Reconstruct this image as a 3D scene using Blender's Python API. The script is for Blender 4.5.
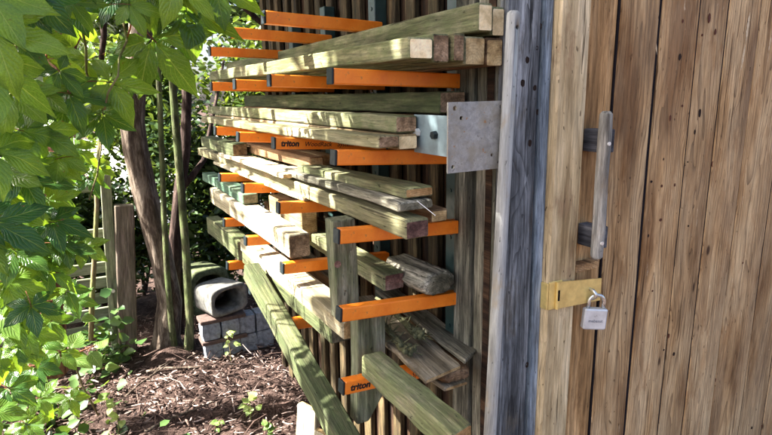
import bpy, math, random
import numpy as np
from mathutils import Vector, Matrix

for o in list(bpy.data.objects):
    bpy.data.objects.remove(o, do_unlink=True)
sc = bpy.context.scene
COL = sc.collection
rng = random.Random(7)
nrg = np.random.default_rng(11)

# ------------------------------------------------------------------ camera
CAM = Vector((-.733, -.84, 1.45))
R = ((0.87146798, -0.12304668, 0.47476634), (-0.49011595, -0.18263755, 0.85230856), (-0.01816358, -0.97545017, -0.21946992))
cd = bpy.data.cameras.new('camera')
cam = bpy.data.objects.new('camera', cd)
COL.objects.link(cam)
cd.sensor_width = 36
cd.lens = 553 / 772 * 36
cd.clip_start = .02
cd.clip_end = 500
cam.matrix_world = Matrix(((R[0][0], -R[0][1], -R[0][2], CAM.x), (R[1][0], -R[1][1], -R[1][2], CAM.y), (R[2][0], -R[2][1], -R[2][2], CAM.z), (0, 0, 0, 1)))
sc.camera = cam
# ------------------------------------------------------------------ sky and sun
SUN = Vector((-.66, .24, .71)).normalized()
w = bpy.data.worlds.new('World')
sc.world = w
w.use_nodes = True
wn = w.node_tree
bg = wn.nodes['Background']
sky = wn.nodes.new('ShaderNodeTexSky')
sky.sky_type = 'NISHITA'
sky.sun_disc = False
sky.sun_elevation = math.asin(SUN.z)
sky.sun_rotation = math.atan2(SUN.x, SUN.y)
sky.air_density = .7
sky.dust_density = 4.0
sky.ozone_density = .6
wn.links.new(sky.outputs[0], bg.inputs[0])
bg.inputs[1].default_value = .06
sd = bpy.data.lights.new('sun', 'SUN')
sd.energy = 5
sd.angle = math.radians(.53)
sd.color = (1, .96, .89)
so = bpy.data.objects.new('sun', sd)
COL.objects.link(so)
so.location = (-6, 3, 8)
so.rotation_euler = SUN.to_track_quat('Z', 'Y').to_euler()
vs = sc.view_settings
vs.view_transform = 'Standard'
vs.look = 'None'
vs.gamma = 1
vs.exposure = 3.15


def at(px, py, Y):
    """point on the plane y = Y that the photograph shows at (px, py)"""
    d = Vector([R[i][0] * (px - 386) + R[i][1] * (py - 217.5) + R[i][2] * 553 for i in range(3)])
    return CAM + d * ((Y - CAM.y) / d.y)


# ------------------------------------------------------------------ helpers
def wm(o):
    m = o.matrix_basis
    if o.parent:
        m = wm(o.parent) @ o.matrix_parent_inverse @ m
    return m


def adopt(o, parent):
    if parent is not None:
        o.parent = parent
        o.matrix_parent_inverse = wm(parent).inverted()


def obj(name, me, mats=None, parent=None, M=None):
    if mats is not None and len(me.materials) == 0:
        for m in (mats if isinstance(mats, (list, tuple)) else [mats]):
            me.materials.append(m)
    o = bpy.data.objects.new(name, me)
    COL.objects.link(o)
    if M is not None:
        o.matrix_basis = M
    adopt(o, parent)
    return o


def mesh(name, V, F, mi=None, smooth=False):
    me = bpy.data.meshes.new(name)
    me.from_pydata([tuple(v) for v in V], [], F)
    if mi is not None:
        me.polygons.foreach_set('material_index', mi)
    if smooth:
        me.polygons.foreach_set('use_smooth', [True] * len(me.polygons))
    me.update()
    return me


def tag(o, label=None, cat=None, group=None, kind=None):
    if label: o['label'] = label
    if cat: o['category'] = cat
    if group: o['group'] = group
    if kind: o['kind'] = kind
    return o


def thing(name, loc, label, cat, group=None):
    o = bpy.data.objects.new(name, None)
    o.empty_display_size = .05
    COL.objects.link(o)
    o.location = loc
    return tag(o, label, cat, group)


def frame(org, X, Y):
    X = Vector(X).normalized(); Y = Vector(Y).normalized()
    Z = X.cross(Y).normalized(); X = Y.cross(Z)
    return Matrix(((X.x, Y.x, Z.x, org[0]), (X.y, Y.y, Z.y, org[1]), (X.z, Y.z, Z.z, org[2]), (0, 0, 0, 1)))


FRONT = ((1, 0, 0), (0, 0, 1))     # a board on the front wall: length up, face towards -y
SIDE = ((0, -1, 0), (0, 0, 1))     # a board on the side wall: length up, face towards -x


class MB:
    def __init__(s): s.V = []; s.F = []; s.mi = []
    def add(s, V, F, m=0):
        b = len(s.V); s.V += [tuple(v) for v in V]
        for f in F: s.F.append(tuple(i + b for i in f)); s.mi.append(m)
    def box(s, x0, x1, y0, y1, z0, z1, m=0, bev=0):
        if bev <= 0:
            V = [(x, y, z) for z in (z0, z1) for y in (y0, y1) for x in (x0, x1)]
            s.add(V, [(0, 2, 3, 1), (4, 5, 7, 6), (0, 1, 5, 4), (2, 6, 7, 3), (0, 4, 6, 2), (1, 3, 7, 5)], m)
            return
        b = bev
        def ring(z, i):
            a0, a1, c0, c1 = x0 + i, x1 - i, y0 + i, y1 - i
            return [(a0 + b, c0, z), (a1 - b, c0, z), (a1, c0 + b, z), (a1, c1 - b, z), (a1 - b, c1, z), (a0 + b, c1, z), (a0, c1 - b, z), (a0, c0 + b, z)]
        V = ring(z0, b * .7) + ring(z0 + b, 0) + ring(z1 - b, 0) + ring(z1, b * .7)
        F = [tuple(range(7, -1, -1)), tuple(range(24, 32))]
        for r in range(3):
            for k in range(8):
                F.append((r * 8 + k, r * 8 + (k + 1) % 8, r * 8 + 8 + (k + 1) % 8, r * 8 + 8 + k))
        s.add(V, F, m)
    def tube(s, P, rad, n=8, m=0, cap=True, wob=0, rg=None):
        P = [Vector(p) for p in P]
        if not isinstance(rad, (list, tuple)): rad = [rad] * len(P)
        V = []; ref = None
        for i, p in enumerate(P):
            t = (P[min(i + 1, len(P) - 1)] - P[max(i - 1, 0)]).normalized()
            if ref is None:
                ref = t.orthogonal().normalized()
            ref = (ref - t * ref.dot(t)).normalized()
            bt = t.cross(ref)
            for k in range(n):
                a = 2 * math.pi * k / n
                r = rad[i] * (1 + (rg.uniform(-wob, wob) if rg else 0))
                V.append(p + ref * (math.cos(a) * r) + bt * (math.sin(a) * r))
        F = []
        for i in range(len(P) - 1):
            for k in range(n):
                F.append((i * n + k, i * n + (k + 1) % n, i * n + n + (k + 1) % n, i * n + n + k))
        if cap:
            F.append(tuple(range(n - 1, -1, -1)))
            F.append(tuple(range(len(V) - n, len(V))))
        s.add(V, F, m)
    def build(s, name, mats, parent=None, M=None, smooth=False):
        return obj(name, mesh(name, s.V, s.F, s.mi, smooth), mats, parent, M)


def board_mesh(w, h, L, seg=8, bev=.0025, jit=.0012, rg=rng, bow=0.0, twist=0.0, skew=0.0):
    """a sawn piece: length along y from 0 to L, cross-section w (x) by h (z), ends get material 1"""
    V = []; F = []; mi = []
    a, b = w / 2, h / 2
    ph = rg.uniform(0, 6.3)
    ts = [0, .0035 / L] + [(i + rg.uniform(-.2, .2)) / seg for i in range(1, seg)] + [1 - .0035 / L, 1]
    n = len(ts)
    for i, t in enumerate(ts):
        inn = .0025 if i in (0, n - 1) else 0
        aa, bb = a - inn, b - inn
        e = max(bev - inn * .3, .0006)
        ring = [(-aa + e, -bb), (aa - e, -bb), (aa, -bb + e), (aa, bb - e), (aa - e, bb), (-aa + e, bb), (-aa, bb - e), (-aa, -bb + e)]
        ox = jit * rg.uniform(-1, 1) + bow * math.sin(math.pi * t)
        oz = jit * rg.uniform(-1, 1) + .6 * bow * math.sin(math.pi * t + ph)
        sx = 1 + rg.uniform(-1, 1) * jit * 6; sz = 1 + rg.uniform(-1, 1) * jit * 10
        tw = twist * t
        c, s_ = math.cos(tw), math.sin(tw)
        for (x, z) in ring:
            x, z = x * sx + rg.uniform(-.3, .3) * jit, z * sz + rg.uniform(-.3, .3) * jit
            V.append((x * c - z * s_ + ox, t * L + skew * x * (1 if i < 2 else 0), x * s_ + z * c + oz))
    for i in range(n - 1):
        for k in range(8):
            F.append((i * 8 + k, i * 8 + 8 + k, i * 8 + 8 + (k + 1) % 8, i * 8 + (k + 1) % 8)); mi.append(0)
    F.append(tuple(range(0, 8))); mi.append(1)
    F.append(tuple(range(n * 8 - 1, n * 8 - 9, -1))); mi.append(1)
    return mesh('board', V, F, mi)


# ------------------------------------------------------------------ node helper
class G:
    def __init__(s, name):
        s.m = bpy.data.materials.new(name); s.m.use_nodes = True
        s.t = s.m.node_tree; s.t.nodes.clear()
        s.out = s.t.nodes.new('ShaderNodeOutputMaterial')
    def put(s, sock, v):
        if isinstance(v, bpy.types.NodeSocket): s.t.links.new(v, sock)
        elif v is not None:
            if isinstance(v, (tuple, list)) and len(v) == 3 and sock.type == 'RGBA': v = (*v, 1)
            sock.default_value = v
    def n(s, typ, ins=None, out=0, **pr):
        nd = s.t.nodes.new(typ)
        for k, v in pr.items(): setattr(nd, k, v)
        for k, v in (ins or {}).items(): s.put(nd.inputs[k], v)
        return nd.outputs[out]
    def ma(s, op, a, b=None, c=None, clamp=False):
        i = {0: a}
        if b is not None: i[1] = b
        if c is not None: i[2] = c
        return s.n('ShaderNodeMath', i, operation=op, use_clamp=clamp)
    def vm(s, op, a, b=None):
        i = {0: a}
        if b is not None: i[1] = b
        return s.n('ShaderNodeVectorMath', i, 1 if op in ('LENGTH', 'DOT_PRODUCT', 'DISTANCE') else 0, operation=op)
    def mix(s, f, a, b, bt='MIX'):
        return s.n('ShaderNodeMix', {0: f, 6: a, 7: b}, 2, data_type='RGBA', blend_type=bt)
    def noise(s, vec, sc_=1.0, det=3.0, rough=.55, dist=0.0):
        return s.n('ShaderNodeTexNoise', {'Vector': vec, 'Scale': sc_, 'Detail': det, 'Roughness': rough, 'Distortion': dist}, 0)
    def step(s, v, lo, hi):
        return s.n('ShaderNodeMapRange', {0: v, 1: lo, 2: hi, 3: 0.0, 4: 1.0}, interpolation_type='SMOOTHSTEP')
    def rng(s, v, lo, hi, a, b):
        return s.n('ShaderNodeMapRange', {0: v, 1: lo, 2: hi, 3: a, 4: b})
    def ramp(s, f, stops):
        nd = s.t.nodes.new('ShaderNodeValToRGB'); e = nd.color_ramp.elements
        while len(e) < len(stops): e.new(.5)
        for x, (p, c) in zip(e, stops): x.position = p; x.color = (*c, 1)
        s.put(nd.inputs[0], f)
        return nd.outputs[0]
    def done(s, col, rough=.8, bump=None, bstr=.3, bdist=.002, spec=.3, metal=0.0, **kw):
        b = s.t.nodes.new('ShaderNodeBsdfPrincipled')
        s.put(b.inputs['Base Color'], col); s.put(b.inputs['Roughness'], rough)
        s.put(b.inputs['Specular IOR Level'], spec); s.put(b.inputs['Metallic'], metal)
        for k, v in kw.items(): s.put(b.inputs[k.replace('_', ' ')], v)
        if bump is not None:
            nb = s.n('ShaderNodeBump', {'Strength': bstr, 'Distance': bdist, 'Height': bump})
            s.put(b.inputs['Normal'], nb)
        s.t.links.new(b.outputs[0], s.out.inputs[0])
        return s.m


def wood(name, dark, mid, light, ring=190., ringamt=.35, fibre=.5, green=0., gcol=(.06, .10, .04), grey=0., greycol=(.3, .3, .29),
         knots=.5, crack=.5, knotcol=(.03, .018, .01), blot=0., blotcol=(.1, .05, .02), pith=.03, nails=0., bstr=.5, white=0., whitecol=(.6, .58, .5), sfreq=24., f2=1.0, wrp=.03, ovar=.16):
    g = G(name)
    tc = g.n('ShaderNodeTexCoord', out=3)
    rnd = g.n('ShaderNodeObjectInfo', out=5)
    off = g.n('ShaderNodeCombineXYZ', {0: g.ma('MULTIPLY', rnd, 17.3), 1: g.ma('MULTIPLY', rnd, 31.7), 2: g.ma('MULTIPLY', rnd, 53.1)})
    p = g.vm('ADD', tc, off)
    wv = g.noise(g.vm('MULTIPLY', p, (14, 4.5, 14)), 1, 2, .5)
    p2 = g.vm('ADD', p, g.n('ShaderNodeCombineXYZ', {0: g.ma('MULTIPLY', wv, .016), 2: g.ma('MULTIPLY', wv, .012)}))
    st = lambda c, a: g.vm('MULTIPLY', p2, (c, a, c))
    big = g.noise(st(5, 1.4), 1, 4, .6)
    warp = g.noise(st(9, 1.3), 1, 3, .5)
    # knots: stretched cells, only some of them are knots
    kv = g.t.nodes.new('ShaderNodeTexVoronoi'); g.put(kv.inputs['Vector'], g.vm('ADD', g.vm('MULTIPLY', p, (15, 6.5, 3)), g.n('ShaderNodeCombineXYZ', {0: g.ma('MULTIPLY', warp, .8)}))); g.put(kv.inputs['Scale'], 1.0)
    kd = kv.outputs['Distance']
    ksel = g.step(g.n('ShaderNodeSeparateColor', {0: kv.outputs['Color']}, 0), 1.0 - knots * .5, 1.0 - knots * .5 + .02)
    knot = g.ma('MULTIPLY', g.ma('SUBTRACT', 1.0, g.step(kd, .06, .13)), ksel)
    halo = g.ma('MULTIPLY', g.ma('SUBTRACT', 1.0, g.step(kd, .05, .55)), ksel)
    # rings round a pith that wanders along the length
    c = g.vm('MULTIPLY', tc, (1, 0.012, 1))
    po = g.n('ShaderNodeCombineXYZ', {0: g.ma('MULTIPLY_ADD', rnd, .05, -.025), 2: g.ma('ADD', g.ma('MULTIPLY', g.ma('FRACT', g.ma('MULTIPLY', rnd, 7.7)), pith), pith * .5)})
    rad = g.vm('LENGTH', g.vm('ADD', c, po))
    rad = g.ma('ADD', rad, g.ma('MULTIPLY', warp, wrp))
    rad = g.ma('ADD', rad, g.ma('MULTIPLY', halo, .012))
    rs = g.ma('FRACT', g.ma('MULTIPLY', rad, ring))
    rs = g.ma('POWER', rs, 4.0)
    fib = g.noise(st(170, 10), 1, 5, .75)
    fib2 = g.noise(st(60, 4.5), 1, 5, .7)
    streak = g.noise(st(sfreq, 2.0), 1, 5, .62)
    col = g.ramp(streak, [(.36, tuple(x * .8 for x in dark)), (.5, mid), (.65, tuple(x * 1.08 for x in light))])
    col = g.mix(g.ma('MULTIPLY', rs, ringamt), col, tuple(x * .42 for x in dark))
    tone = g.rng(g.ma('FRACT', g.ma('MULTIPLY', rnd, 5.31)), 0, 1, 1 - ovar, 1 + ovar)
    f1 = g.rng(fib, .3, .7, 1 - fibre * .75, 1 + fibre * .55)
    f2 = g.rng(fib2, .3, .7, 1 - fibre * .6 * f2, 1 + fibre * .5 * f2)
    ff = g.ma('MULTIPLY', g.ma('POWER', g.ma('MULTIPLY', f1, f2), 1.45), tone)
    if grey > 0:
        gm = g.ma('MULTIPLY', g.step(g.ma('ADD', big, g.ma('MULTIPLY', streak, .4)), .52, .85), grey)
        col = g.mix(gm, col, greycol)
    if blot > 0:
        bm = g.ma('MULTIPLY', g.step(g.noise(st(16, 6), 1, 6, .72), .53, .66), blot)
        col = g.mix(bm, col, blotcol)
    if green > 0:
        gn = g.noise(st(26, 14), 1, 7, .75)
        gm = g.ma('MULTIPLY', g.step(g.ma('ADD', gn, g.ma('MULTIPLY', big, .5)), .52, .86), green)
        col = g.mix(gm, col, gcol)
    if white > 0:
        wmk = g.ma('MULTIPLY', g.step(g.noise(st(60, 7), 1, 5, .75), .66, .73), white)
        col = g.mix(wmk, col, whitecol)
    col = g.mix(1.0, col, g.n('ShaderNodeCombineColor', {0: ff, 1: ff, 2: ff}), 'MULTIPLY')
    ck = g.ma('MULTIPLY', g.step(g.noise(st(110, 2.6), 1, 3, .5), .66, .70), crack, clamp=True)
    speck = g.ma('MULTIPLY', g.step(g.noise(st(140, 45), 1, 2, .6), .69, .75), min(1, crack * .9))
    dk = g.ma('MAXIMUM', ck, speck)
    col = g.mix(g.ma('MULTIPLY', dk, .8), col, tuple(x * .22 for x in dark))
    col = g.mix(g.ma('MULTIPLY', halo, .25), col, tuple(x * .6 for x in dark))
    col = g.mix(g.ma('MULTIPLY', knot, .9), col, knotcol)
    hgt = g.ma('SUBTRACT', g.ma('ADD', g.ma('MULTIPLY', fib, .5), g.ma('MULTIPLY', fib2, .7)), g.ma('ADD', g.ma('MULTIPLY', dk, .9), g.ma('MULTIPLY', rs, .25)))
    if nails > 0:
        nv = g.t.nodes.new('ShaderNodeTexVoronoi'); g.put(nv.inputs['Vector'], g.vm('MULTIPLY', p, (13, 10, 1.5))); g.put(nv.inputs['Scale'], 1.0)
        nm = g.ma('MULTIPLY', g.ma('SUBTRACT', 1.0, g.step(nv.outputs['Distance'], .035, .055)), g.step(g.n('ShaderNodeSeparateColor', {0: nv.outputs['Color']}, 1), 1 - nails, 1 - nails + .02))
        col = g.mix(nm, col, (.02, .01, .008))
    return g.done(col, .82, hgt, min(1., bstr * 1.25), .0035, .22)


M = {}
M['green'] = wood('algae_timber', (.085, .074, .032), (.19, .168, .08), (.33, .298, .165), ring=150, green=.7, gcol=(.09, .115, .04), ringamt=.65, wrp=.05, fibre=.5, knots=.35, crack=1., grey=.6, greycol=(.28, .255, .185), blot=.35, blotcol=(.085, .07, .036), bstr=.9)
M['green_deep'] = wood('deep_green_timber', (.045, .048, .019), (.10, .105, .042), (.19, .18, .09), ring=150, green=.7, gcol=(.055, .078, .026), ringamt=.6, wrp=.05, fibre=.5, knots=.35, crack=1., grey=.4, greycol=(.18, .165, .11), bstr=.9)
M['teal'] = wood('teal_timber', (.04, .07, .045), (.08, .13, .085), (.15, .20, .13), green=.5, gcol=(.055, .12, .07), ringamt=.2, fibre=.45, knots=.2, crack=.6)
M['olive'] = wood('olive_timber', (.12, .10, .045), (.25, .21, .105), (.38, .335, .195), ring=150, green=.45, gcol=(.155, .16, .062), ringamt=.65, wrp=.05, fibre=.48, knots=.35, crack=1., grey=.4, greycol=(.29, .265, .195), bstr=.8)
M['tan'] = wood('tan_timber', (.17, .105, .05), (.30, .20, .10), (.42, .31, .18), green=.2, gcol=(.16, .16, .07), ringamt=.3, fibre=.4, knots=.3, crack=.4)
M['brown'] = wood('brown_timber', (.09, .045, .02), (.18, .095, .045), (.28, .17, .09), ringamt=.3, fibre=.4, knots=.3, crack=.5, green=.2, gcol=(.1, .1, .05))
M['greywood'] = wood('grey_weathered_wood', (.085, .078, .055), (.22, .20, .15), (.38, .35, .28), ringamt=.6, ring=150, fibre=.8, knots=.45, crack=1., green=.2, gcol=(.12, .13, .07), bstr=.9)
M['plankgrey'] = wood('old_plank', (.13, .105, .065), (.25, .21, .14), (.37, .32, .23), ringamt=.3, fibre=.5, knots=.2, crack=.7, blot=.6, blotcol=(.13, .095, .05))
M['pale'] = wood('pale_timber', (.28, .22, .13), (.42, .36, .24), (.55, .49, .36), ring=150, ringamt=.5, wrp=.05, fibre=.35, knots=.3, crack=.7, green=.2, gcol=(.25, .27, .13))
M['post'] = wood('green_post', (.085, .085, .045), (.19, .185, .11), (.31, .30, .21), ring=150, green=.6, gcol=(.10, .125, .05), ringamt=.7, wrp=.05, fibre=.55, knots=.25, crack=1., grey=.5, greycol=(.27, .26, .21), bstr=.9)
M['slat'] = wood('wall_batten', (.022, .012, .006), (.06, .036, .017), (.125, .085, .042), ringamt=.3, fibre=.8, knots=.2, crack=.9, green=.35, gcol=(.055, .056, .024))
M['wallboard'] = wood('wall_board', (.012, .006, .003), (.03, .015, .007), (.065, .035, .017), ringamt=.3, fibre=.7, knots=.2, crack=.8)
M['corner'] = wood('corner_board', (.06, .058, .046), (.145, .135, .10), (.25, .235, .18), ringamt=.45, ring=150, fibre=.9, knots=.35, crack=1., green=.25, gcol=(.09, .10, .06), bstr=.9)
M['blue'] = wood('blue_grey_board', (.068, .072, .074), (.17, .182, .19), (.34, .355, .36), ringamt=.7, ring=150, fibre=.7, sfreq=16, wrp=.06, knots=.8, crack=1., knotcol=(.012, .01, .01), blot=.6, blotcol=(.12, .105, .08), bstr=1., nails=.5, ovar=0.)
M['blue2'] = wood('blue_strip', (.08, .105, .13), (.18, .225, .265), (.32, .37, .41), ringamt=.25, fibre=.7, knots=.15, crack=.9, blot=.3, blotcol=(.15, .14, .11))
M['jamb'] = wood('pale_jamb', (.39, .27, .13), (.59, .45, .25), (.74, .60, .38), ringamt=.4, ring=150, sfreq=12., f2=.7, wrp=.06, fibre=.36, knots=.3, crack=1., blot=.7, blotcol=(.32, .205, .11), nails=.45, bstr=.8, ovar=.02)
M['gold'] = wood('golden_board', (.22, .115, .042), (.37, .21, .085), (.48, .305, .145), ringamt=.3, fibre=.45, knots=.2, crack=.7, blot=.5, blotcol=(.18, .09, .035))
M['door'] = wood('door_board', (.265, .13, .047), (.475, .285, .125), (.63, .43, .22), ring=150, ringamt=.85, fibre=.36, f2=.7, sfreq=9., wrp=.075, pith=.05, knots=.3, crack=1., grey=.45, greycol=(.41, .305, .185), blot=.5, blotcol=(.30, .152, .058), nails=.2, knotcol=(.035, .013, .006), bstr=.9, white=1., whitecol=(.78, .62, .41), ovar=.14)
M['end_cream'] = wood('cream_end_grain', (.68, .50, .25), (.82, .64, .36), (.88, .74, .47), ring=180, ringamt=.12, fibre=.15, knots=0, crack=.1)
M['end_tan'] = wood('tan_end_grain', (.30, .19, .08), (.46, .315, .14), (.58, .43, .22), ring=200, ringamt=.35, fibre=.3, knots=0, crack=.5)
M['end_brown'] = wood('brown_end_grain', (.15, .088, .044), (.27, .17, .092), (.40, .27, .165), ring=200, ringamt=.4, fibre=.5, knots=0, crack=.8)
M['end_red'] = wood('red_end_grain', (.10, .045, .035), (.19, .10, .075), (.30, .20, .15), ring=200, ringamt=.3, fibre=.5, knots=0, crack=.8)
M['end_orange'] = wood('orange_end_grain', (.28, .15, .05), (.42, .24, .095), (.55, .36, .17), ring=230, ringamt=.5, fibre=.25, knots=0, crack=.3)
M['end_grey'] = wood('grey_end_grain', (.07, .065, .04), (.14, .125, .08), (.22, .20, .14), ring=200, ringamt=.4, fibre=.4, knots=0, crack=.9)
M['polewood'] = wood('bare_pole', (.20, .185, .15), (.30, .285, .24), (.39, .37, .32), ringamt=.06, fibre=.3, knots=0.1, crack=.9, grey=.6, greycol=(.29, .315, .325), blot=.6, blotcol=(.31, .245, .15))
M['gripwood'] = wood('handle_grip', (.13, .11, .085), (.26, .235, .19), (.38, .35, .29), ringamt=.2, fibre=.6, knots=0, crack=1., grey=.6, greycol=(.22, .26, .28), blot=.4, blotcol=(.2, .13, .07))
M['bracketwood'] = wood('handle_bracket', (.06, .06, .065), (.12, .12, .13), (.22, .22, .22), ring=330, ringamt=.75, fibre=.6, knots=0, crack=.9)
M['fence'] = wood('fence_slat', (.12, .115, .07), (.22, .215, .14), (.34, .33, .23), green=.6, gcol=(.15, .19, .09), ringamt=.25, fibre=.4, knots=.3, crack=.5)
M['fencepost'] = wood('brown_post', (.10, .07, .055), (.18, .13, .105), (.27, .21, .175), ringamt=.3, fibre=.45, knots=.2, crack=.6, green=.25, gcol=(.12, .14, .06))


def simple(name, col, rough=.5, metal=0., spec=.4, nscale=40, var=.25, bstr=.15, **kw):
    g = G(name)
    tc = g.n('ShaderNodeTexCoord', out=3)
    n1 = g.noise(tc, nscale, 5, .65)
    c = g.mix(g.rng(n1, .3, .7, 0, 1), tuple(x * (1 - var) for x in col), tuple(min(1, x * (1 + var)) for x in col))
    return g.done(c, g.rng(n1, .3, .7, max(.05, rough - .1), min(1, rough + .12)), n1, bstr, .002, spec, metal, **kw)


def orange_mat():
    g = G('orange_powder_coat')
    tc = g.n('ShaderNodeTexCoord', out=3)
    n1 = g.noise(tc, 22, 5, .65); n2 = g.noise(tc, 420, 2, .5)
    sc1 = g.noise(g.vm('MULTIPLY', tc, (8, 300, 300)), 1, 4, .6)
    c = g.mix(g.rng(n1, .35, .7, 0, 1), (.76, .17, .008), (.90, .255, .018))
    c = g.mix(g.ma('MULTIPLY', g.step(sc1, .66, .72), .5), c, (.55, .10, .01))
    c = g.mix(g.ma('MULTIPLY', g.step(g.noise(tc, 45, 5, .75), .60, .70), .75), c, (.30, .13, .045))
    c = g.mix(g.ma('MULTIPLY', g.step(g.noise(g.vm('MULTIPLY', tc, (30, 160, 160)), 1, 4, .7), .69, .73), .9), c, (.42, .38, .33))
    return g.done(c, g.rng(n1, .3, .7, .32, .5), n2, .12, .0006, .5)


def steel_mat():
    g = G('galvanised_steel')
    tc = g.n('ShaderNodeTexCoord', out=3)
    v = g.t.nodes.new('ShaderNodeTexVoronoi'); g.put(v.inputs['Vector'], tc); g.put(v.inputs['Scale'], 55.)
    sp = g.n('ShaderNodeSeparateColor', {0: v.outputs['Color']}, 0)
    n1 = g.noise(tc, 18, 6, .7); n2 = g.noise(tc, 90, 5, .7)
    c = g.ramp(g.ma('ADD', g.ma('MULTIPLY', sp, .10), g.ma('MULTIPLY', n2, .85)), [(.3, (.20, .20, .19)), (.55, (.36, .355, .33)), (.8, (.55, .53, .47))])
    c = g.mix(g.ma('MULTIPLY', g.step(n1, .40, .66), .75), c, (.27, .235, .165))
    c = g.mix(g.ma('MULTIPLY', g.step(g.noise(tc, 9, 3, .6), .55, .7), .6), c, (.17, .18, .20))
    c = g.mix(g.ma('MULTIPLY', g.step(g.noise(tc, 75, 3, .6), .66, .7), .8), c, (.33, .16, .05))
    c = g.mix(g.ma('MULTIPLY', g.step(n2, .60, .68), .6), c, (.08, .07, .06))
    return g.done(c, g.rng(n2, .3, .7, .38, .62), n2, .25, .001, .5, .35)


M['orange'] = orange_mat()
M['steel'] = steel_mat()
M['bluesteel'] = simple('blue_grey_steel', (.20, .27, .29), .45, .3, .5, 30, .25)
M['cap'] = simple('dark_teal_cap', (.004, .010, .013), .5, 0, .35, 60, .3)
M['ink'] = simple('black_print', (.012, .012, .014), .5, 0, .3, 60, .2)
M['upright'] = simple('dark_green_steel', (.018, .04, .036), .4, .1, .5, 40, .3)
M['hole'] = simple('dark_hole', (.006, .005, .005), .9, 0, .1, 60, .2)
M['brass'] = simple('passivated_brass', (.74, .56, .20), .42, .45, .5, 35, .2, .12)
M['chrome'] = simple('chromed_steel', (.58, .58, .55), .25, .85, .5, 50, .15, .08)
M['lockbody'] = simple('painted_lock_body', (.56, .58, .59), .36, .3, .5, 40, .18, .1)
M['greyprint'] = simple('grey_print', (.16, .17, .20), .5, 0, .3, 60, .2)
M['screw'] = simple('zinc_screw', (.75, .74, .70), .35, .5, .5, 80, .1)
M['rust'] = simple('rusty_steel', (.14, .07, .035), .7, .3, .3, 90, .5)
M['concrete'] = simple('concrete', (.36, .35, .33), .9, 0, .2, 60, .35, .5)
M['granite'] = simple('granite', (.20, .215, .24), .85, 0, .25, 45, .5, .8)
M['clay'] = simple('weathered_clay', (.17, .165, .145), .9, 0, .2, 22, .6, .8)
M['mossclay'] = simple('mossy_clay', (.10, .115, .06), .95, 0, .1, 40, .6, .6)
M['woodlath'] = simple('wet_lath', (.09, .06, .05), .9, 0, .2, 60, .4, .5)
M['joint'] = simple('joint_shade_and_grime', (.012, .010, .012), .9, 0, .1, 60, .3)  # near-black: seam shade put into the colour, along with grime
M['knot'] = simple('dark_knot', (.02, .011, .007), .8, 0, .2, 300, .5)
M['redknot'] = simple('red_knot', (.085, .025, .012), .7, 0, .3, 300, .5)
M['scrape'] = simple('bare_wood_scrape', (.60, .47, .30), .85, 0, .2, 160, .35)
M['roof'] = simple('roof_felt', (.06, .06, .06), .95, 0, .2, 40, .3)
M['gravel'] = simple('pale_gravel', (.52, .50, .46), .95, 0, .2, 25, .3, .5)
M['dried'] = simple('dried_stem', (.085, .085, .042), .9, 0, .2, 90, .5, .6)


def bark(name, dark, light, moss=0., mosscol=(.12, .17, .05)):
    g = G(name)
    tc = g.n('ShaderNodeTexCoord', out=3)
    st = g.vm('MULTIPLY', tc, (26, 26, 5))
    a = g.noise(st, 1, 7, .7, .4); b = g.noise(tc, 9, 4, .6); c = g.noise(g.vm('MULTIPLY', tc, (90, 90, 16)), 1, 4, .7)
    col = g.ramp(g.ma('ADD', g.ma('MULTIPLY', a, .7), g.ma('MULTIPLY', c, .3)), [(.36, tuple(x * .35 for x in dark)), (.48, dark), (.62, light)])
    if moss: col = g.mix(g.ma('MULTIPLY', g.step(b, .42, .6), moss), col, mosscol)
    return g.done(col, .92, g.ma('ADD', a, g.ma('MULTIPLY', c, .4)), 1.0, .012, .15)


M['bark'] = bark('grey_brown_bark', (.08, .058, .042), (.26, .21, .16))
M['barkdark'] = bark('dark_bark', (.035, .022, .018), (.10, .068, .055))
M['barkred'] = bark('red_brown_bark', (.12, .055, .03), (.30, .17, .10))
M['barkgreen'] = bark('green_bark', (.055, .058, .028), (.16, .16, .08), .6, (.10, .135, .045))
M['stem'] = bark('young_stem', (.16, .12, .06), (.30, .25, .13), .5, (.20, .26, .07))
M['redstem'] = bark('red_petiole', (.30, .11, .06), (.42, .20, .10))


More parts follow.
